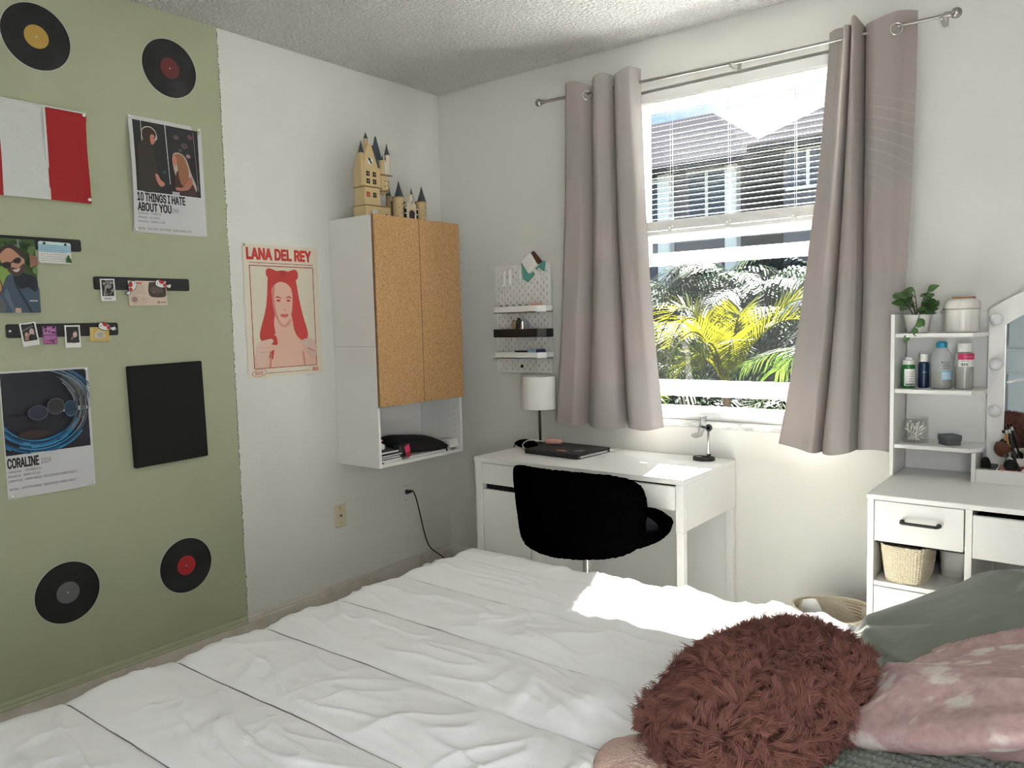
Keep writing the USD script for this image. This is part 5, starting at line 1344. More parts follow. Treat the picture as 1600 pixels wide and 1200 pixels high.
vv[:, :2] = np.array([kx + .012, ky + .07]) + q[:, :2] * np.where(rr_ > 1e-6, (mx / np.maximum(rr_, 1e-6)) ** .75, 1)[:, None]
vv = vv + meshkit.arrays(trimesh.Trimesh(vv, st.faces, process=False), True)[2] * (.006 * (meshkit.noise(vv * 130, 5)[:, None] - .5))
t.part('seat', trimesh.Trimesh(vv, st.faces, process=False), 'boucle', smooth=True)
kx -= .035
t.part('seat_plate', bx(kx - .09, kx + .09, ky - .08, ky + .12, .488, .512, .004), 'black')
t.part('height_lever', tube([(kx - .05, ky - .02, .495), (kx - .13, ky - .11, .488), (kx - .155, ky - .14, .470)], .0065, 8), 'black')
t.part('outer_tube', cyl((kx, ky, .10), (kx, ky, .34), .026, 18), 'black', smooth=50)
t.part('post', cyl((kx, ky, .33), (kx, ky, .49), .0165, 18), 'chrome', smooth=50)
for k in range(5):
    a = math.radians(72 * k + 20)
    c, s = math.cos(a), math.sin(a)
    lg = t.part('base_leg', tube([(kx + .02 * c, ky + .02 * s, .105), (kx + .15 * c, ky + .15 * s, .095), (kx + .27 * c, ky + .27 * s, .070)], [.024, .018, .014], 10), 'chrome', smooth=50)
    t.part('caster', cyl((kx + .27 * c - .016 * s, ky + .27 * s + .016 * c, .027), (kx + .27 * c + .016 * s, ky + .27 * s - .016 * c, .027), .027, 16), 'black', under=lg)

# ================================================================== DRESSING TABLE
VX0, VX1, VY0, VY1, VT = 2.448, 3.62, -.575, -.014, .775
t = Thing('dressing_table', 'white dressing table with drawers, open shelves and a light-bulb mirror', 'dressing table', ((VX0 + VX1) / 2, (VY0 + VY1) / 2, 0))
t.part('table_top', bx(VX0 - .004, VX1, VY0 - .004, VY1, VT - .018, VT, .002), 'white')
for a, b in ((VX0, VX0 + .020), (2.737, 2.757), (3.20, 3.22), (VX1 - .02, VX1)):
    t.part('upright_panel', bx(a, b, VY0, VY1, 0, VT - .0185, .001), 'white')
d_ = t.part('drawer', bx(VX0 + .0225, 2.734, VY0 - .002, VY0 + .016, .617, .7545, .0015), 'white')
t.part('handle', cat([tube([(2.556, VY0 - .002, .693), (2.556, VY0 - .022, .693), (2.562, VY0 - .027, .693), (2.658, VY0 - .027, .6925), (2.664, VY0 - .022, .6925), (2.664, VY0 - .002, .6925)], .0050, 10), ball((2.556, VY0 - .004, .693), (.008, .004, .008), 1), ball((2.664, VY0 - .004, .6925), (.008, .004, .008), 1)]), 'black', under=d_, smooth=40, label='black bar handle')
t.part('drawer_body', bx(VX0 + .025, 2.732, VY0 + .018, VY1 - .05, .625, .745), 'nearblack')  # near-black colour paints the shade in the gap around the drawer front
t.part('drawer', bx(2.760, 3.197, VY0 - .012, VY0 + .006, .605, .742, .0015), 'white', label='wide middle drawer front')
t.part('drawer_body', bx(2.765, 3.195, VY0 + .008, VY1 - .05, .625, .735), 'nearblack')  # near-black as well, gap shade put into the colour
t.part('cubby_shelf', bx(VX0 + .0205, 2.7365, VY0 + .002, VY1, .462, .478, .001), 'white')
t.part('cupboard_door', bx(VX0 + .0225, 2.735, VY0 - .002, VY0 + .016, .03, .4605, .0015), 'white')
t.part('back_panel', bx(VX0 + .0205, VX1 - .021, VY1 - .006, VY1, .05, VT - .0185, .001), 'white')
t.part('drawer_rail', bx(VX0 + .0205, 2.7365, VY0 + .02, VY0 + .05, .607, .616, .001), 'nearblack')  # near-black strip paints the shaded gap under the drawer
t.part('cupboard', bx(3.2205, VX1 - .0205, VY0 - .002, VY0 + .016, .03, .7545, .0015), 'white')
# shelf tower
HX0, HX1, HY0, HY1 = 2.437, 2.728, -.205, -.014
t.part('tower_side', bx(HX0, HX0 + .0135, HY0 - .012, HY1, VT + .0003, 1.375, .001), 'white')
t.part('tower_back', bx(HX0 + .017, HX1, HY1 - .006, HY1, VT + .0003, 1.375, .001), 'white')
SH = [1.304, 1.098, .892]
for z in SH:
    p_ = Polygon([(HX0 + .0138, HY0), (HX1 - .028, HY0), (HX1 + .004, HY0 + .045), (HX1 + .004, HY1 - .0065), (HX0 + .0138, HY1 - .0065)])
    t.part('tower_shelf', place(extr(p_, .014), (0, 0, z - .014), (1, 0, 0), (0, 1, 0), (0, 0, 1)), 'white')
t.part('tower_divider', bx(2.702, 2.716, HY0 + .002, HY1 - .007, VT + .0003, SH[2] - .0145, .001), 'white')
t.part('box_front', bx(2.7165, 3.33, HY0 + .001, HY0 + .013, VT + .0003, .822, .001), 'white')
t.part('box_floor', bx(2.7165, 3.33, HY0 + .014, -.075, VT + .0003, .784, .001), 'white')
t.part('box_divider', bx(2.772, 2.778, HY0 + .0135, -.075, .7845, .818, .001), 'white')
# mirror panel: arched frame, glass, bulbs
mc, mzc, mro, mri = 3.02, 1.02, .464, .389
ang = np.radians(np.linspace(128.5, 51.5, 40))
outer = Polygon([(2.731, .784), *np.stack([mc + mro * np.cos(ang), mzc + mro * np.sin(ang)], 1), (3.309, .784)])
ang = np.radians(np.linspace(127.6, 52.4, 40))
inner = Polygon([(2.783, .845), *np.stack([mc + mri * np.cos(ang), mzc + mri * np.sin(ang)], 1), (3.257, .845)])
f_ = t.part('mirror_frame', place(extr(outer.difference(inner), .030), (0, -.030, 0), UB, VB, WB), 'white')
t.part('mirror_glass', place(extr(inner.buffer(.002), .004), (0, -.046, 0), UB, VB, WB), 'mirror')
t.part('mirror_back', place(extr(outer.buffer(-.004), .012), (0, -.016, 0), UB, VB, WB), 'white')
bulbs = [(2.757, 1.349), (2.757, 1.187), (2.757, 1.017), (3.283, 1.349), (3.283, 1.187), (3.283, 1.017)] + [(mc + .427 * math.cos(a), mzc + .427 * math.sin(a)) for a in np.radians((106, 90, 74))]
for x, z in bulbs:
    b_ = t.part('bulb', ball((x, -.080, z), (.0215, .021, .0215), 3), 'bulb', smooth=True)
    t.part('bulb_socket', cyl((x, -.060, z), (x, -.068, z), .013, 16), 'silver', under=b_)
single('mirror_sticker', 'little white strip sticker with dashes stuck on the mirror glass', 'sticker', place(extr(blob([(2.790, 1.118), (2.806, 1.120), (2.824, 1.126), (2.840, 1.126), (2.840, 1.134), (2.822, 1.134), (2.806, 1.128), (2.791, 1.126)]), .0006), (0, -.0502, 0), UB, VB, WB), 'pale')

# ---------------------------------------------------------------- on the dressing table shelves
z1, z2, z3 = SH[0] + .0003, SH[1] + .0003, SH[2] + .0003
t = Thing('potted_plant', 'small trailing green plant in a white pot on the top shelf of the dressing table', 'plant', (2.508, -.115, z1))
px_, py_ = 2.508, -.115
t.part('pot', lathe([(.030, z1), (.036, z1 + .002), (.041, z1 + .03), (.048, z1 + .064), (.0485, z1 + .068), (.044, z1 + .068), (.040, z1 + .055)], (px_, py_, 0), 32), 'ceramic', smooth=40)
t.part('soil', lathe([(.041, z1 + .056), (.041, z1 + .058), (.005, z1 + .061)], (px_, py_, 0), 20), 'bark')
pr_ = np.random.default_rng(12)


def leaf_at(p, d, L, wd, up, fold=.25):
    d = np.array(d, float); d /= np.linalg.norm(d)
    up = np.array(up, float); up -= d * (up @ d); up /= np.linalg.norm(up)
    s = np.cross(d, up)
    rows = []
    for q, k in ((0, .12), (.2, .75), (.42, 1.0), (.65, .8), (.85, .4), (1, .03)):
        c = np.array(p) + d * L * q - up * L * .22 * q * q
        rows.append(np.stack([c - s * wd * k + up * wd * k * fold, c, c + s * wd * k + up * wd * k * fold]))
    v = np.vstack(rows)
    f = []
    for i in range(5):
        for j in range(2):
            a = i * 3 + j
            f += [(a, a + 1, a + 4), (a, a + 4, a + 3)]
    n = meshkit.arrays(trimesh.Trimesh(v, f, process=False), True)[2]
    k = len(v)
    f = np.array(f)
    return trimesh.Trimesh(np.vstack([v, v - n * .0006]), np.vstack([f, f[:, ::-1] + k]), process=False)


stems = [((-.075, -.02, .085), 2), ((-.045, .03, .105), 2), ((-.012, -.02, .118), 3), ((.03, .0, .10), 3), ((.052, -.02, .078), 3), ((.072, -.035, .055), 2), ((-.03, -.05, .09), 2), ((.035, .03, .115), 2)]
for (dx, dy, dz), nl in stems:
    p0 = np.array([px_ + dx * .15, py_ + dy * .15, z1 + .056]); p1 = np.array([px_ + dx * .75, py_ + dy, z1 + .056 + dz * .85])
    pm = (p0 + p1) / 2 + [0, 0, .012]
    sp = t.part('stem', tube([p0, pm, p1], [.0018, .0016, .001], 6, 8), 'twig')
    for k in range(nl + 1):
        q = p0 + (p1 - p0) * (1 - .25 * k)
        a = math.atan2(dy, dx) + (k - nl / 2) * .9 + pr_.uniform(-.4, .4)
        t.part('leaf', leaf_at(q, (math.cos(a), math.sin(a) - .3, pr_.uniform(-.05, .75)), pr_.uniform(.040, .054), .0185, (0, -.8, .8)), 'leaf', under=sp, smooth=True)
sp = t.part('stem', tube([(px_ + .012, py_ - .02, z1 + .058), (px_ + .018, py_ - .055, z1 + .075), (px_ + .012, py_ - .078, z1 + .04), (px_ + .0, py_ - .082, z1 + .015), (px_ - .01, py_ - .085, z1 - .004)], .0013, 6, 20), 'twig')
for q, d in (((px_ + .02, py_ - .075, z1 + .055), (.5, -.3, -.9)), ((px_ + .008, py_ - .082, z1 + .030), (.6, -.3, .1)), ((px_ + .004, py_ - .082, z1 + .022), (.2, -.4, -.8)), ((px_ - .012, py_ - .086, z1 - .004), (-.5, -.3, -.8))):
    t.part('leaf', leaf_at(q, d, .034, .0115, (.2, -1, .3)), 'leaf', under=sp, smooth=True)
t = Thing('canister', 'round white lidded canister on the top shelf of the dressing table', 'canister', (2.652, -.112, z1))
cx_, cy_ = 2.652, -.110
t.part('body', lathe([(.050, z1), (.054, z1 + .003), (.0565, z1 + .012), (.0570, z1 + .08), (.0560, z1 + .0835), (.0540, z1 + .085)], (cx_, cy_, 0), 40), 'ceramic', smooth=40)
t.part('lid', lathe([(.0540, z1 + .0852), (.0575, z1 + .0868), (.0583, z1 + .090), (.0578, z1 + .104), (.052, z1 + .116), (.040, z1 + .121), (.01, z1 + .1225)], (cx_, cy_, 0), 40), 'ceramic', smooth=40)
t.part('lid_button', ball((cx_ - .0585, cy_ - .008, z1 + .0855), .0035, 1), 'nickel')
t = Thing('pencil', 'thin brown pencil lying on the lid of the white canister', 'pencil', (2.655, -.12, z1 + .123))
t.part('barrel', cyl((2.622, -.125, z1 + .1262), (2.685, -.105, z1 + .1262), .0030, 8), 'wood')
t.part('tip', tube([(2.685, -.105, z1 + .1262), (2.694, -.1022, z1 + .1262)], [.0030, .0006], 8), 'bristle')


def bottle(label, x, y, r, prof, m, caps, labels=(), name='bottle', inner=None, ry=1.0):
    t = Thing(name, label, 'bottle', (x, y, z2))
    def L_(p):
        g = lathe([(a, z2 + b) for a, b in p], (0, 0, 0), 32); v = np.array(g.vertices); v[:, 1] *= ry; g.vertices = v; g.apply_translation((x, y, 0)); return g
    t.part('body', L_(prof), m, smooth=40)
    if inner:
        t.part('liquid', L_(inner), 'liquid', smooth=40)
    for nm, p, mm in caps:
        t.part(nm, L_(p), mm, smooth=40)
    for nm, rr, a0, a1, b0, b1, mm in labels:
        def fn(u, v, rr=rr, a0=a0, a1=a1, b0=b0, b1=b1):
            a = np.radians(a0 + (a1 - a0) * u)
            return np.stack([x + rr * np.cos(a), y + ry * rr * np.sin(a), z2 + b0 + (b1 - b0) * v], -1)
        t.part(nm, sheet(fn, 16, 3, .0004), mm, smooth=True)
    return t


CA = 302   # the direction in which bottles are seen, degrees
bottle('green spray bottle with a white cap and pale label on the second shelf', 2.482, -.135, .022, [(.020, 0), (.0225, .002), (.0235, .01), (.0235, .078), (.021, .088), (.012, .092)], 'bottlegreen',
       [('collar', [(.0195, .0885), (.0205, .090), (.020, .103), (.014, .106)], 'whiteplastic'), ('nozzle', [(.0125, .105), (.0125, .113), (.009, .117)], 'whiteplastic')],
       [('label', .0239, CA - 55, CA + 55, .010, .072, 'labelwhite'), ('label_band', .0242, CA - 42, CA + 42, .012, .018, 'greyink')] + [('label_line', .0242, CA - 36, CA + 30 - 6 * (k % 3), .024 + k * .0062, .0262 + k * .0062, 'silver') for k in range(7)])
bottle('slim dark blue bottle with a white cap behind the green one', 2.528, -.10, .018, [(.017, 0), (.0185, .002), (.019, .01), (.019, .085), (.017, .094), (.011, .097)], 'bottleblue', [('cap', [(.0150, .0975), (.0155, .099), (.0150, .126), (.012, .128)], 'whiteplastic')], [('label_line', .0194, CA - 30, CA + 20, .058, .060, 'silver')])
bottle('large clear bottle with a blue cap and light blue label on the second shelf', 2.591, -.125, .035, [(.030, 0), (.034, .003), (.0355, .012), (.0355, .105), (.031, .128), (.022, .145), (.0165, .150)], 'clearplastic',
       [('cap', [(.0178, .151), (.0185, .153), (.018, .168), (.015, .173), (.011, .1745)], 'capblue')], [('label', .0362, CA - 22, CA + 40, .035, .066, 'labelblue')] + [('label_line', .0364, CA - 16, CA + 32 - 7 * (k % 2), .040 + k * .0062, .0422 + k * .0062, 'labelwhite') for k in range(4)]
       + [('printed_line', .0358, CA - 18, CA + 26 - 8 * (k % 2), .098 - k * .0075, .1005 - k * .0075, 'greyink') for k in range(4)] + [('printed_dot', .0359, CA - 24, CA - 17, .0965, .1015, 'blackink')],
       inner=[(.029, .003), (.033, .006), (.0345, .013), (.0345, .060), (.001, .0605)])
bottle('clear bottle with a white cap and a red and white label on the second shelf', 2.663, -.112, .028, [(.0285, 0), (.0295, .002), (.030, .006), (.030, .122), (.0275, .130), (.020, .134)], 'clearplastic',
       [('cap', [(.0228, .135), (.0235, .137), (.0235, .166), (.0215, .1675)], 'pale')], [('label', .0305, CA - 65, CA + 65, .082, .108, 'labelwhite'), ('red_label', .0305, CA - 65, CA + 65, .1085, .130, 'magenta'), ('printed_line', .0308, CA - 42, CA + 2, .102, .1045, 'greyink'), ('red_label_line', .0308, CA - 24, CA + 34, .117, .1195, 'pinkpl')]
       + [('bar_code_line', .0308, CA - 44 + 5.2 * k, CA - 41 + 5.2 * k, .086, .096, 'blackink') for k in range(8)], inner=[(.026, .002), (.028, .004), (.0288, .008), (.0288, .083), (.001, .0835)])
# glass of cotton buds
jx, jy = 2.507, -.125
t = Thing('glass_jar', 'clear glass jar holding cotton buds on the third shelf', 'jar', (jx, jy, z3))
t.part('glass', lathe([(.038, z3), (.043, z3 + .002), (.0455, z3 + .008), (.0455, z3 + .094), (.0445, z3 + .095), (.0435, z3 + .094), (.0435, z3 + .010), (.040, z3 + .006), (.001, z3 + .006)], (jx, jy, 0), 40), 'jarglass', smooth=40)
jr = np.random.default_rng(5)
for k in range(44):
    a, b = jr.uniform(0, 2 * PI), jr.uniform(0, 2 * PI)
    rr0, rr1 = jr.uniform(0, .033), jr.uniform(.016, .036)
    h0 = jr.uniform(.008, .016)
    p0 = np.array([jx + rr0 * math.cos(a), jy + rr0 * math.sin(a), z3 + h0]); p1 = np.array([jx + rr1 * math.cos(b), jy + rr1 * math.sin(b), z3 + h0 + jr.uniform(.026, .058)])
    d = (p1 - p0) / np.linalg.norm(p1 - p0)
    p1 = p0 + d * .066 if p0[2] + d[2] * .066 < z3 + .085 and np.hypot(*(p0 + d * .066 - [jx, jy, 0])[:2]) < .040 else p1
    t2 = Thing('cotton_bud', 'white cotton bud standing in the clear glass jar', 'cotton bud', tuple(p0), group='cotton buds in the glass jar')
    t2.part('stick', cyl(p0, p1, .0012, 5), 'cotton')
    t2.part('tip', cat([ball(p0 + d * .004, .0026, 1), ball(p0 + d * .008, .0024, 1), ball(p1, .0027, 1), ball(p1 - d * .004, .0029, 1), ball(p1 - d * .008, .0025, 1)]), 'cotton')
t = Thing('gift_box', 'small dark grey lidded card box on the third shelf', 'box', (2.622, -.13, z3))
R_ = lambda g: rot(g, 38, [0, 0, 1], (2.622, -.125, 0))
t.part('box', R_(bx(2.595, 2.649, -.152, -.098, z3, z3 + .024, .001)), 'greybox')
t.part('lid', R_(bx(2.593, 2.651, -.154, -.096, z3 + .016, z3 + .037, .001)), 'greybox')

# make-up trays, brushes
t = Thing('make_up_tray', 'grey make-up tray in the box below the mirror', 'tray', (2.745, -.14, .785))
t.part('tray', cat([bx(2.719, 2.770, -.188, -.080, .7845, .788), bx(2.719, 2.7715, -.190, -.186, .7845, .826), bx(2.719, 2.7715, -.082, -.078, .7845, .826)]), 'greybox')
t = Thing('make_up_tray', 'pink make-up tray in the box below the mirror', 'tray', (2.9, -.14, .785))
t.part('tray', cat([bx(2.780, 3.05, -.188, -.080, .7845, .788), bx(2.7785, 3.05, -.190, -.186, .7845, .824), bx(2.7785, 3.05, -.082, -.078, .7845, .824)]), 'pinkpl')
single('make_up_sponge', 'black egg-shaped make-up sponge in the grey tray', 'sponge', ball((2.737, -.115, .822), (.016, .018, .033), 3), 'blackmatte', smooth=True)


def brush(label, p0, p1, hl, hr, mh, mb, dome=True):
    p0, p1 = np.array(p0), np.array(p1)
    d = (p1 - p0) / np.linalg.norm(p1 - p0)
    t = Thing('make_up_brush', label, 'brush', tuple(p0))
    t.part('handle', tube([p0, p0 + (p1 - p0) * .5, p1 - d * .012], [.0022, .0038, .0042], 8), mh, smooth=50)
    t.part('ferrule', tube([p1 - d * .014, p1], [.0046, hr * .62], 10), 'silver', smooth=50)
    q = np.linspace(0, 1, 8)
    t.part('bristles', tube([p1 + d * hl * a for a in q], hr * np.array([.62, .85, .98, 1.0, .96, .82, .58, .2]), 16), mb, smooth=True)


brush('thick make-up brush with a black and brown round head, leaning left', (2.858, -.150, .80), (2.801, -.118, .868), .055, .026, 'black', 'bristle')
brush('fluffy black make-up brush low in the pink tray', (2.80, -.128, .888), (2.812, -.150, .852), .044, .021, 'black', 'blackmatte')
brush('round black make-up brush behind the brown one', (2.850, -.10, .80), (2.797, -.088, .893), .030, .021, 'black', 'blackmatte')
for k, (x0, x1, z_, lab) in enumerate(((2.815, 2.787, .953, 'thin gold-handled brush, the left one of the thin upright brushes'), (2.812, 2.794, .965, 'thin gold-handled brush, the middle one of the thin upright brushes'), (2.830, 2.803, .968, 'thin dark brush, the right one of the thin upright brushes'))):
    brush(lab, (x0 + .01, -.125, .795), (x1, -.092, z_ - .012), .012, .0035, 'wood' if k < 2 else 'black', 'blackmatte')
single('blusher', 'round red blusher pot in the pink make-up tray', 'cosmetic', lathe([(.020, .7885), (.024, .79), (.024, .826), (.020, .830), (.004, .831)], (2.868, -.125, 0), 24), 'redbrick', smooth=40)
t = Thing('hand_mirror', 'small round white compact leaning in the pink tray', 'cosmetic', (2.872, -.16, .789))
t.part('case', place(lathe([(.024, 0), (.026, .003), (.022, .008)], n=24), (2.874, -.172, .812), (1, 0, 0), (0, .3, .95), (0, -.95, .3)), 'labelwhite', smooth=40)
t.part('dark_stripe', place(extr(Polygon([(-.020, -.010), (-.004, .018), (.004, .014), (-.010, -.014)]), .001), (2.874, -.172 - .0078, .812 + .0026), (1, 0, 0), (0, .3, .95), (0, -.95, .3)), 'black')

# in the open cubby
t = Thing('storage_basket', 'cream woven fabric basket in the open cubby of the dressing table', 'basket', (2.555, -.44, .478))
def basket_fn(u, v):
    a = u * 2 * PI
    e = 4.2
    c, s = np.cos(a), np.sin(a)
    k = (np.abs(c) ** e + np.abs(s) ** e) ** (-1 / e)
    hx, hy = .058 + .016 * v ** .8, .11 + .014 * v
    rib = .0022 * np.abs(np.sin(u * PI * 58)) + .0010 * np.sin(v * PI * 38 + (np.floor(u * 58) % 2) * PI) * (v > .02)
    return np.stack([2.556 + (hx + rib) * k * c, -.452 + (hy + rib) * k * s, .4785 + .006 * (1 - np.minimum(1, v * 9)) * 0 + .126 * v], -1)
t.part('weave', sheet(basket_fn, 349, 90, .004), 'jute', smooth=40)
t.part('bottom', place(extr(rrect(-.056, -.108, .056, .108, .03), .005), (2.556, -.452, .4785), (1, 0, 0), (0, 1, 0), (0, 0, 1)), 'jute')
t = Thing('small_bin', 'small plain white plastic bin beside the woven basket in the cubby', 'bin', (2.675, -.38, .478))
def bin_fn(u, v):
    a = u * 2 * PI; e = 6
    c, s = np.cos(a), np.sin(a); k = (np.abs(c) ** e + np.abs(s) ** e) ** (-1 / e)
    return np.stack([2.680 + (.038 + .006 * v) * k * c, -.30 + (.10 + .008 * v) * k * s, .4785 + .088 * v], -1)
t.part('walls', sheet(bin_fn, 60, 8, .0025), 'whiteplastic', smooth=40)
t.part('bottom', bx(2.645, 2.715, -.395, -.205, .4785, .482), 'whiteplastic')

# waste basket on the floor beside the dressing table
wx, wy = 2.272, -.345
t = Thing('waste_basket', 'round natural woven waste basket on the floor beside the dressing table', 'basket', (wx, wy, 0))
def wb_fn(u, v):
    a = u * 2 * PI
    r = .118 + .022 * v + .0022 * np.cos(v * PI * 44)
    dent = .006 * np.sin(a * 3 + 1) * v
    return np.stack([wx + (r + dent) * np.cos(a), wy + (r + dent) * np.sin(a), .002 + .262 * v + .006 * np.sin(a * 2 + .6) * v ** 6], -1)
t.part('weave', sheet(wb_fn, 65, 110, .005), 'jutetan', smooth=40)
t.part('rim', tube([(wx + .142 * math.cos(a), wy + .142 * math.sin(a), .266 + .006 * math.sin(a * 2 + .6)) for a in np.linspace(0, 2 * PI, 49)], .0055, 8), 'jute', smooth=True)
t.part('bottom', cyl((wx, wy, .0003), (wx, wy, .006), .118, 32), 'jutetan')
t.part('bag_liner', sheet(lambda u, v: np.stack([wx + (.133 - .015 * v + .006 * np.sin(u * 2 * PI * 7 + v * 4) * v) * np.cos(u * 2 * PI), wy + (.133 - .015 * v + .006 * np.sin(u * 2 * PI * 7 + v * 4) * v) * np.sin(u * 2 * PI), .262 - .14 * v], -1), 90, 14, .001), 'jute', smooth=True)
t = Thing('waste_paper', 'folded white paper sticking up in the waste basket', 'paper', (wx - .06, wy - .02, .15))
t.part('sheet', rot(sheet(lambda u, v: np.stack([wx - .115 + .10 * u, wy - .03 + .03 * u * v + .0 * u, .19 + .12 * v * (1 - .75 * np.abs(u - .42)) - .05 * u], -1), 10, 10, .001), 10, [0, 1, 0], (wx, wy, .2)), 'pale')

# ================================================================== BED
BZ = .555
X0, YF, YN, XH, R_B = 1.20, -1.195, -3.02, 3.58, .09
t = Thing('bed', 'low upholstered bed carrying the white comforter', 'bed', (2.4, -2.1, 0))
t.part('base', bx(X0 + .07, 3.56, YN + .07, YF - .07, .06, .27, .01), 'shade')
t.part('mattress', bx(X0 + .05, 3.56, YN + .05, YF - .05, .272, .50, .05), 'shade')
t.part('headboard', bx(3.60, 3.66, YN + .02, YF - .02, .0, 1.05, .02), 'shade')
for x in (X0 + .12, 3.5):
    for y in (YN + .12, YF - .12):
        t.part('leg', cyl((x, y, 0), (x, y, .062), .025, 14), 'black')
SEAMS = [-1.352 - .2605 * k for k in range(7)]


def bed_surface(p, q, detail=True):
    ox = np.minimum(0, p - (X0 + R_B))
    oy = np.where(q > YF - R_B, q - (YF - R_B), np.where(q < YN + R_B, q - (YN + R_B), 0))
    d = np.hypot(ox, oy) + 1e-9
    nx, ny = ox / d, oy / d
    ang = np.minimum(d / R_B, PI / 2)
    ext = np.maximum(0, d - R_B * PI / 2)
    out = R_B * np.sin(ang) + .05 * ext
    drop = R_B * (1 - np.cos(ang)) + ext
    ix, iy = p - ox, q - oy
    # quilting: every strip swells between its seams
    k = (q - SEAMS[0]) / -.2605
    fr = k - np.floor(k)
    puff = np.abs(np.sin(fr * PI)) ** .75
    P3 = np.stack([p * 1.0, q * 1.0, p * 0], -1)
    edge_k = np.clip(1 - ang / 1.0, .25, 1)
    h = .0115 * puff * edge_k - .005 * np.exp(-((np.minimum(fr, 1 - fr) * .2605) / .006) ** 2)
    if True:
        w1 = meshkit.fbm(np.stack([p * 2.2 + q * 1.2, q * 2.6 - p * .6, p * 0], -1), 3, 11) - .5
        # long soft creases fanning from the head end
        s1 = p * .9 - q * .42 + .30 * w1
        c1 = 1 - np.abs(2 * meshkit.noise(np.stack([s1 * 8, (q * .9 + p * .42) * 1.5, p * 0], -1), 4) - 1)
        c2 = 1 - np.abs(2 * meshkit.noise(np.stack([(p * .93 - q * .22 + .3 * w1) * 15, (q + p * .25) * 2.6, p * 0 + 3], -1), 8) - 1)
        c3 = 1 - np.abs(2 * meshkit.noise(np.stack([(q + .2 * p + .2 * w1) * 24, p * 5, p * 0 + 7], -1), 15) - 1)
        hd = np.clip((p - 1.5) / 1.1, 0.15, 1)
        h = h + .012 * w1 + .022 * hd * (c1 ** 4) * (.3 + .7 * puff) + .016 * hd * c2 ** 4 * (.3 + .7 * puff) + .008 * c3 ** 4 * puff
        fine = meshkit.fbm(np.stack([p * 30, q * 30, p * 0], -1), 2, 21) - .5
        h = h + .0045 * fine * puff
    up = np.cos(ang)
    x = ix + nx * (out + h * np.sin(ang)); y = iy + ny * (out + h * np.sin(ang)); z = BZ - drop + h * up
    wave = .018 * np.sin((np.where(np.abs(nx) > np.abs(ny), q, p)) * 15) * np.clip(ext / .3, 0, 1)
    return np.stack([x + nx * wave, y + ny * wave, z], -1)


DR = R_B * PI / 2 + .36 - R_B
us = np.concatenate([np.linspace(X0 + R_B - DR, X0 + R_B, 50)[:-1], np.linspace(X0 + R_B, XH, 380)])
vs = np.concatenate([np.linspace(YN + R_B - DR, YN + R_B, 24)[:-1], np.linspace(YN + R_B, YF - R_B, 330)[:-1], np.linspace(YF - R_B, YF - R_B + DR, 40)])


def comf(u, v):
    return bed_surface(np.interp(u, np.linspace(0, 1, len(us)), us), np.interp(v, np.linspace(0, 1, len(vs)), vs))


t = Thing('comforter', 'white quilted comforter with long stitched seams spread over the bed', 'comforter', (2.4, -2.1, .2))
t.part('cover', sheet(comf, len(us), len(vs), .004), 'comforter', smooth=True)
for s in SEAMS[:-1]:
    q = np.linspace(X0 + R_B - .16, XH - .02, 260)
    p_ = bed_surface(q, np.full_like(q, s) + .004 * (meshkit.fbm(np.stack([q * 9, q * 0 + s, q * 0], 1), 2, 6) - .5))
    p_[:, 2] += .0030
    t.part('stitched_seam', tube(p_, .0015, 5), 'thread')

# ---------------------------------------------------------------- pillows
def ax3(c, yaw_, lean, L, W, T):
    """Axes of a pillow: long axis turned yaw_ in plan, face leaning back by lean degrees from lying flat."""
    a, b = math.radians(yaw_), math.radians(lean)
    ex = np.array([math.cos(a), math.sin(a), 0]); n0 = np.array([-math.sin(a), math.cos(a), 0])
    ey = n0 * math.cos(b) + np.array([0, 0, 1]) * math.sin(b)
    ez = np.cross(ex, ey)
    return ex * L, ey * W, ez * T


single('velvet_pillow', 'large sage green velvet pillow at the head of the bed, nearest the dressing table', 'pillow',
       soft((2.948, -1.506, .672), *ax3(None, -55.9, 21.6, .34, .28, .074), e=2.6, nu=130, nv=120, wr=.016, seed=4, rnd=4, crease=((.35, .25, .9), (.8, -.6, 0), 8, 2.0, .034)), 'velvet', smooth=True)
single('floral_pillow', 'pink pillow with pale leaf pattern between the fluffy cushion and the green pillow', 'pillow',
       soft((2.986, -1.742, .700), *ax3(None, -113.7, 25.0, .33, .272, .068), e=2.4, nu=130, nv=120, wr=.026, seed=9, rnd=4, crease=((-.2, .8, .5), (.9, .2, 0), 9, 2.0, .034)), 'floral', smooth=True)


def knit_mesh(c, A, B, C):
    m = soft(c, A, B, C, e=2.8, nu=240, nv=160, wr=.008, seed=2, rnd=4)
    v = np.array(m.vertices)
    n = meshkit.arrays(m, True)[2]
    q = v - np.array(c)
    s = q @ (np.array([.35, .94, 0]))
    k = q @ (np.array([.94, -.35, 0]))
    v = v + n * (.0065 * np.abs(np.sin(s * PI / .021)) ** .6 + .0012 * np.sin(k * 2 * PI / .012 + s * 90))[:, None]
    return trimesh.Trimesh(v, m.faces, process=False)


single('knit_cushion', 'grey-green ribbed knit cushion nearest the camera', 'cushion', knit_mesh((2.942, -2.172, .616), *ax3(None, -61.7, 10.2, .30, .26, .045)), 'knit', smooth=True)
single('pink_throw', 'pale pink fleecy throw corner peeping out under the fluffy cushion', 'throw', soft((2.47, -2.17, .590), (.10, .02, 0), (-.02, .09, 0), (0, 0, .022), e=2.2, nu=40, nv=40, wr=.018, seed=6, rnd=2.4), 'palepink', smooth=True)

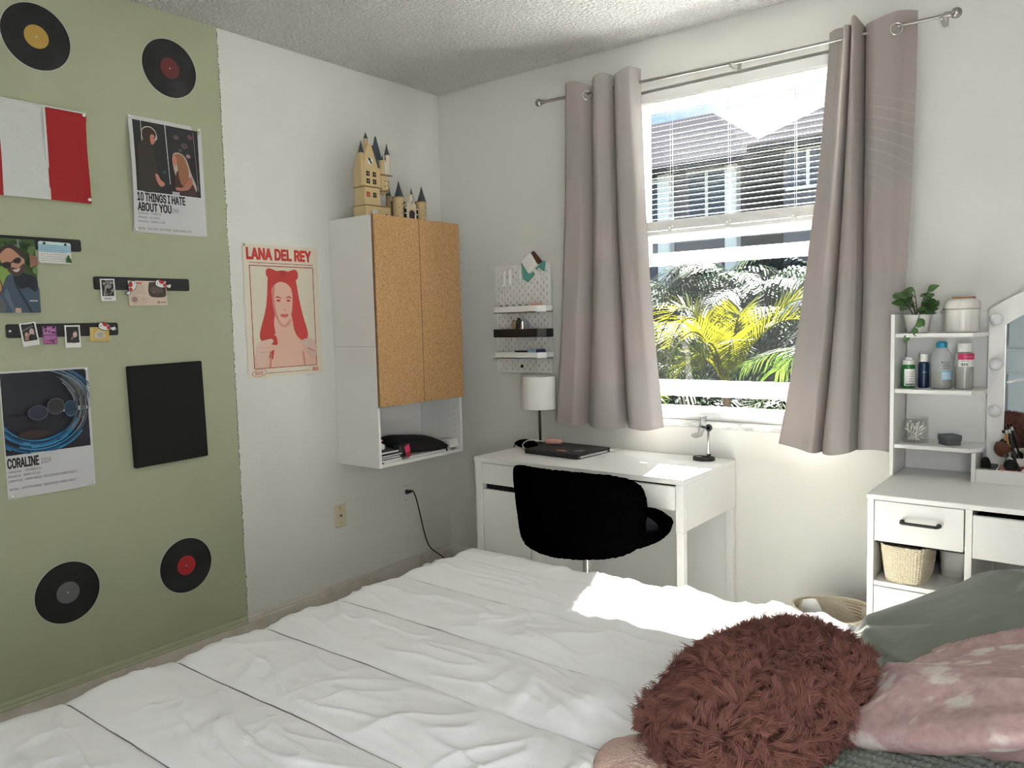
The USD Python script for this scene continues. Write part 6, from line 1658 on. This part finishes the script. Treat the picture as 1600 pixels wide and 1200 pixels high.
# fluffy cushion: a body and its long pile
FC = np.array([2.59, -1.955, .655])
FA, FB, FT = ax3(None, 76, -19, .233, .15, .097)
t = Thing('fluffy_cushion', 'fluffy dusty-rose cushion with long curly pile in the middle of the bed', 'cushion', tuple(FC - [0, 0, .16]))
body = soft(FC, FA, FB, FT, e=2.5, nu=44, nv=44, rnd=2.5)
t.part('body', body, 'furbase', smooth=True)
fr_ = np.random.default_rng(3)
pts, fid = trimesh.sample.sample_surface(body, 80000, seed=4)
nrm = body.face_normals[fid]
ncl = 5200
cl_i = fr_.choice(len(pts), ncl, replace=False)
from scipy.spatial import cKDTree
own = cKDTree(pts[cl_i]).query(pts)[1]
flow = np.stack([meshkit.noise(pts[cl_i] * 17 + 3 * k, 30 + k) - .5 for k in range(3)], 1) * 2.6
tipd = nrm[cl_i] * .9 + flow + fr_.normal(0, .26, (ncl, 3)) + np.array([.0, -.0, -.22])
tipd += nrm[cl_i] * np.maximum(0, .35 - (tipd * nrm[cl_i]).sum(1))[:, None]
tipd /= np.linalg.norm(tipd, axis=1, keepdims=True)
tipl = fr_.uniform(.030, .050, ncl)
tip = pts[cl_i] + tipd * tipl[:, None]
curl = np.cross(nrm[cl_i], fr_.normal(0, 1, (ncl, 3))); curl /= np.linalg.norm(curl, axis=1, keepdims=True)
K = 6
s = np.linspace(0, 1, K)
root = pts - nrm * .003
tp = tip[own] + fr_.normal(0, .0042, (len(pts), 3))
cur = root[:, None] * (1 - s)[None, :, None] + tp[:, None] * s[None, :, None] + nrm[:, None] * (.012 * np.sin(s * PI))[None, :, None] + curl[own][:, None] * (.007 * np.sin(s * PI * 1.7))[None, :, None]
P_ = t.path + '/' + numbered(t.path, 'pile')
c_ = UsdGeom.BasisCurves.Define(stage, P_)
c_.CreateTypeAttr('linear')
c_.CreatePointsAttr(Vt.Vec3fArray.FromNumpy((cur.reshape(-1, 3) - t.base).astype(np.float32)))
c_.CreateCurveVertexCountsAttr(Vt.IntArray.FromNumpy(np.full(len(pts), K, np.int32)))
wd = np.tile(np.array([.0010, .0010, .0010, .0009, .0007, .0003], np.float32), len(pts))
c_.CreateWidthsAttr(Vt.FloatArray.FromNumpy(wd)); c_.SetWidthsInterpolation('vertex')
UsdShade.MaterialBindingAPI.Apply(c_.GetPrim()).Bind(UsdShade.Material.Get(stage, M['fur']))
setdata(c_.GetPrim(), kind='stuff')
